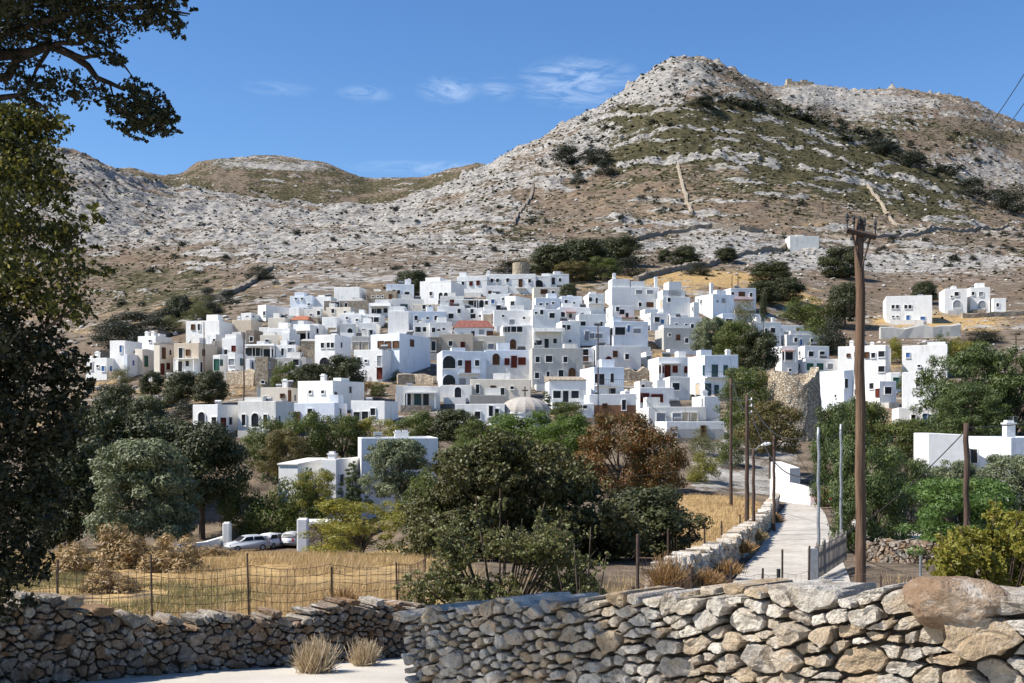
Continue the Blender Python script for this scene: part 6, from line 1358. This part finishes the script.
# paling gate beside the lane
def gate():
    a = V3((xpx(36, 813), 36, 0)); a.z = gz(a.x, a.y); root = empty('paling_gate', a, "grey wooden paling gate casting bars of shadow by the lane", 'gate')
    m = MB(); m.box(-.13, .13, -.13, .13, -.3, 1.1); m.build('gate_post', M['galv'], root)
    d = (V3((xpx(42, 846), 42, 0)) - V3((a.x, a.y, 0))); L_ = d.length; rz = math.atan2(d.y, d.x)
    lf = empty('leaf', (0, 0, 0), None, None); lf.parent = root; lf.rotation_euler = (0, 0, rz)
    m = MB(); n = int(L_ / .26)
    for i in range(n):
        u = .4 + i * .26; h_ = 1.15 + .12 * math.sin(i * 1.3); m.add([(u, 0, .05), (u + .17, 0, .05), (u + .17, 0, h_ - .18), (u + .085, 0, h_), (u, 0, h_ - .18), (u, .03, .05), (u + .17, .03, .05), (u + .17, .03, h_ - .18), (u + .085, .03, h_), (u, .03, h_ - .18)],
            [(0, 1, 2, 3, 4), (9, 8, 7, 6, 5), (0, 5, 6, 1), (1, 6, 7, 2), (2, 7, 8, 3), (3, 8, 9, 4), (4, 9, 5, 0)])
    for z in (.3, .8): m.box(.35, .4 + n * .26, .032, .08, z, z + .09)
    m.build('palings', M['gatew'], lf)
gate()
# cars
M['carw'] = (lambda t: t.pbr((.74, .74, .74), .3, None, .5))(NT('white_car_paint')); M['cars'] = (lambda t: t.pbr((.6, .62, .64), .3, None, .5, .2))(NT('silver_car_paint')); M['card'] = (lambda t: t.pbr((.06, .065, .075), .3, None, .5))(NT('dark_car_paint')); M['carr'] = (lambda t: t.pbr((.42, .02, .02), .3, None, .5))(NT('red_car_paint'))
M['lampg'] = m_plain('lamp_glass', (.6, .6, .58), .2); M['tail'] = m_plain('tail_lamp', (.3, .01, .01), .3); M['rub'] = m_plain('tyre_rubber', (.02, .02, .02), .85)
def car(label, px, D, rz, paint, dz=0.):
    x = xpx(D, px); root = empty('parked_car', (x, D, gz(x, D) + .03 + dz), label, 'car', None, rz)
    # side profile (x forward), hatchback
    lowp = [(-1.98, .32), (-2.02, .62), (-1.95, .92), (-1.0, .98), (.75, .95), (1.75, .8), (2.02, .62), (2.02, .34), (1.8, .22), (-1.8, .22)]
    roofp = [(-1.9, .92), (-1.62, 1.38), (-1.2, 1.47), (-.2, 1.49), (.35, 1.42), (1.1, .94)]
    def ext(pr, w0, w1, zb, zt):
        v = []; f = []; n = len(pr)
        for s in (-1, 1):
            for a, z in pr:
                t = (z - zb) / (zt - zb); v.append((a, s * (w0 + (w1 - w0) * max(0, min(1, t))), z))
        f.append(tuple(range(n))); f.append(tuple(range(2*n - 1, n - 1, -1)))
        for i in range(n): j = (i + 1) % n; f.append((i, n + i, n + j, j))
        return v, f
    def mk(name, v, f, mat, off):
        o = obj(name, v, f, M[mat], root); bm = bmesh.new(); bm.from_mesh(o.data); bmesh.ops.recalc_face_normals(bm, faces=bm.faces); bmesh.ops.bevel(bm, geom=bm.edges[:], offset=off, segments=3, affect='EDGES'); bm.to_mesh(o.data); bm.free(); o.data.polygons.foreach_set('use_smooth', [True] * len(o.data.polygons)); return o
    mk('body', *ext(lowp, .86, .84, .2, 1.), paint, .06); mk('roof', *ext(roofp, .8, .58, .92, 1.49), paint, .05)
    def quad(name, pts, mat): obj(name, pts, [tuple(range(len(pts)))], M[mat], root)
    for s in (-1, 1):
        def sd(a, z): return (a, s * (.8 + (.58 - .8) * (z - .92) / .57 + .012), z)
        w1_ = [sd(-1.55, 1.0), sd(-.45, 1.0), sd(-.45, 1.38), sd(-1.3, 1.38)]; w2_ = [sd(-.36, 1.0), sd(.82, 1.0), sd(.3, 1.36), sd(-.36, 1.39)]
        for w_ in (w1_, w2_): quad('side_window', w_ if s < 0 else w_[::-1], 'glass')
    quad('rear_window', [(-1.845, -.62, 1.0), (-1.845, .62, 1.0), (-1.66, .5, 1.34), (-1.66, -.5, 1.34)][::-1], 'glass'); quad('windscreen', [(1.04, -.68, 1.0), (1.04, .68, 1.0), (.43, .54, 1.4), (.43, -.54, 1.4)], 'glass')
    for s in (-1, 1):
        MB().box(-2.03, -1.97, s * .72 - .1, s * .72 + .1, .7, .92).build('tail_light', M['tail'], root); MB().box(1.94, 2.02, s * .64 - .15, s * .64 + .15, .62, .74).build('headlight', M['lampg'], root)
        for a in (-1.25, 1.27):
            w_ = MB().tube([(a, s * .86, .31), (a, s * .68, .31)], .31, 20).build('wheel', M['rub'], root); MB().tube([(a, s * .868, .31), (a, s * .8, .31)], .19, 14).build('rim', M['galv'], w_)
    MB().box(-2.05, -2.0, -.25, .25, .5, .6).build('number_plate', M['whitep'], root)
    MB().box(-2.06, -1.9, -.8, .8, .3, .45).build('bumper', M['black'], root)
car("silver hatchback parked by the white yard wall", 247, 109, R(215), 'cars'); car("white hatchback parked with its dark rear window showing", 275, 112, R(62), 'carw'); car("silver car mostly hidden behind the thick white pillar", 297, 113, R(70), 'cars')
car("red car peeking out at the end of the lane wall", 827, 103, R(80), 'carr'); car("dark car in the shade under the pines", 934, 73, R(200), 'card')
# carport
def carport():
    D = 109; x = xpx(D, 322); z = gz(x, D); root = empty('carport', (x, D, z), "dark carport with a thin pale roof beside the thick pillar", 'carport')
    MB().box(-1.9, 2., -.4, 3.2, 2.5, 2.72).build('roof', M['whitep'], root); MB().box(-1.8, 1.9, 3.0, 3.2, -.5, 2.5).build('back_wall', M['dstone'], root); MB().box(1.7, 1.9, -.3, 3.0, -.5, 2.5).build('side_wall', M['black'], root)
    for u in (-1.75, .0): MB().box(u - .05, u + .05, -.35, -.25, -.3, 2.5).build('post', M['iron'], root)
carport()
V = []; Q = []
for i in range(13):
    for j in range(11):
        d = 52 + 24 * i / 12; x = xpx(d, 852 + 76 * j / 10); V.append((x, d, gz(x, d) + .07))
for i in range(12):
    for j in range(10): Q.append((i*11 + j, i*11 + j + 1, i*11 + j + 12, i*11 + j + 11))
tag(obj('parking_yard', V, Q, M['road'], smooth=True), kind='structure')
# ------------------------------------------------------------------ sky, sun, camera
SUN = Vector((-math.cos(R(48)) * math.cos(R(-10)), math.cos(R(48)) * math.sin(R(-10)), math.sin(R(48))))
sl = bpy.data.lights.new('sun', 'SUN'); sl.energy = 5.; sl.angle = R(.53); sl.color = (1., .945, .86)
so = bpy.data.objects.new('sun', sl); COL.objects.link(so); so.rotation_euler = SUN.to_track_quat('Z', 'Y').to_euler()
w = bpy.data.worlds.new('World'); sc.world = w; w.use_nodes = True; t = w.node_tree; t.nodes.clear()
def wn(typ, **k):
    o = t.nodes.new('ShaderNode' + typ)
    for a, b in k.items(): setattr(o, a, b)
    return o
L = t.links.new
sky = wn('TexSky', sky_type='NISHITA'); sky.sun_disc = False; sky.sun_elevation = R(48); sky.sun_rotation = math.atan2(SUN.x, SUN.y); sky.altitude = 600; sky.air_density = 1.; sky.dust_density = .3; sky.ozone_density = 3.
tc = wn('TexCoord'); mp = wn('Mapping'); L(tc.outputs['Generated'], mp.inputs[0]); mp.inputs['Scale'].default_value = (7, 7, 30)
no = wn('TexNoise'); L(mp.outputs[0], no.inputs[0]); no.inputs['Scale'].default_value = 3.4; no.inputs['Detail'].default_value = 8; no.inputs['Roughness'].default_value = .68; no.inputs['Distortion'].default_value = 1.1
acc = None
for px, py, rx, ry, wgt in ((578, 82, 66, 26, .8), (448, 90, 34, 14, .7), (497, 89, 22, 13, .5), (365, 94, 30, 9, .45), (430, 168, 90, 8, .55), (280, 88, 40, 9, .25)):
    d = Vector(((px - CX) / F, 1, (HY - py) / F)).normalized()
    m2 = wn('Mapping'); L(tc.outputs['Generated'], m2.inputs[0]); s = (F / rx, F / rx, F / ry); m2.inputs['Scale'].default_value = s
    m2.inputs['Location'].default_value = (-d.x * s[0], -d.y * s[1], -d.z * s[2])
    g = wn('TexGradient', gradient_type='SPHERICAL'); L(m2.outputs[0], g.inputs[0])
    mu = wn('Math', operation='MULTIPLY'); L(g.outputs['Fac'], mu.inputs[0]); mu.inputs[1].default_value = wgt
    if acc is None: acc = mu
    else:
        ad = wn('Math', operation='ADD'); L(acc.outputs[0], ad.inputs[0]); L(mu.outputs[0], ad.inputs[1]); acc = ad
mr = wn('MapRange'); L(no.outputs[0], mr.inputs[0]); mr.inputs[1].default_value = .4; mr.inputs[2].default_value = .78
cm = wn('Math', operation='MULTIPLY', use_clamp=True); L(acc.outputs[0], cm.inputs[0]); L(mr.outputs[0], cm.inputs[1])
mx = wn('Mix', data_type='RGBA'); L(cm.outputs[0], mx.inputs[0]); hs = wn('HueSaturation'); hs.inputs['Hue'].default_value = .505; hs.inputs['Saturation'].default_value = 1.22; L(sky.outputs[0], hs.inputs['Color']); L(hs.outputs[0], mx.inputs[6]); mx.inputs[7].default_value = (6., 6.9, 8.2, 1)
bg = wn('Background'); L(mx.outputs[2], bg.inputs[0]); bg.inputs[1].default_value = .108
wo = wn('OutputWorld'); L(bg.outputs[0], wo.inputs[0])
cam = bpy.data.cameras.new('camera'); co = bpy.data.objects.new('camera', cam); COL.objects.link(co); sc.camera = co
co.location = (0, 0, CZ); co.rotation_euler = (R(90), 0, 0); cam.sensor_width = 36; cam.lens = F * 36 / 1024; cam.shift_y = (HY - 341.5) / 1024
cam.clip_start = .1; cam.clip_end = 20000
sc.render.resolution_x = 1024; sc.render.resolution_y = 683
vs = sc.view_settings; vs.view_transform = 'Standard'; vs.look = 'None'; vs.gamma = 1; vs.use_curve_mapping = False; vs.exposure = .64
sc.cycles.max_bounces = 6; sc.cycles.diffuse_bounces = 3; sc.cycles.transmission_bounces = 3; sc.cycles.use_denoising = True
sc.cycles.use_adaptive_sampling = True; sc.cycles.adaptive_threshold = .02
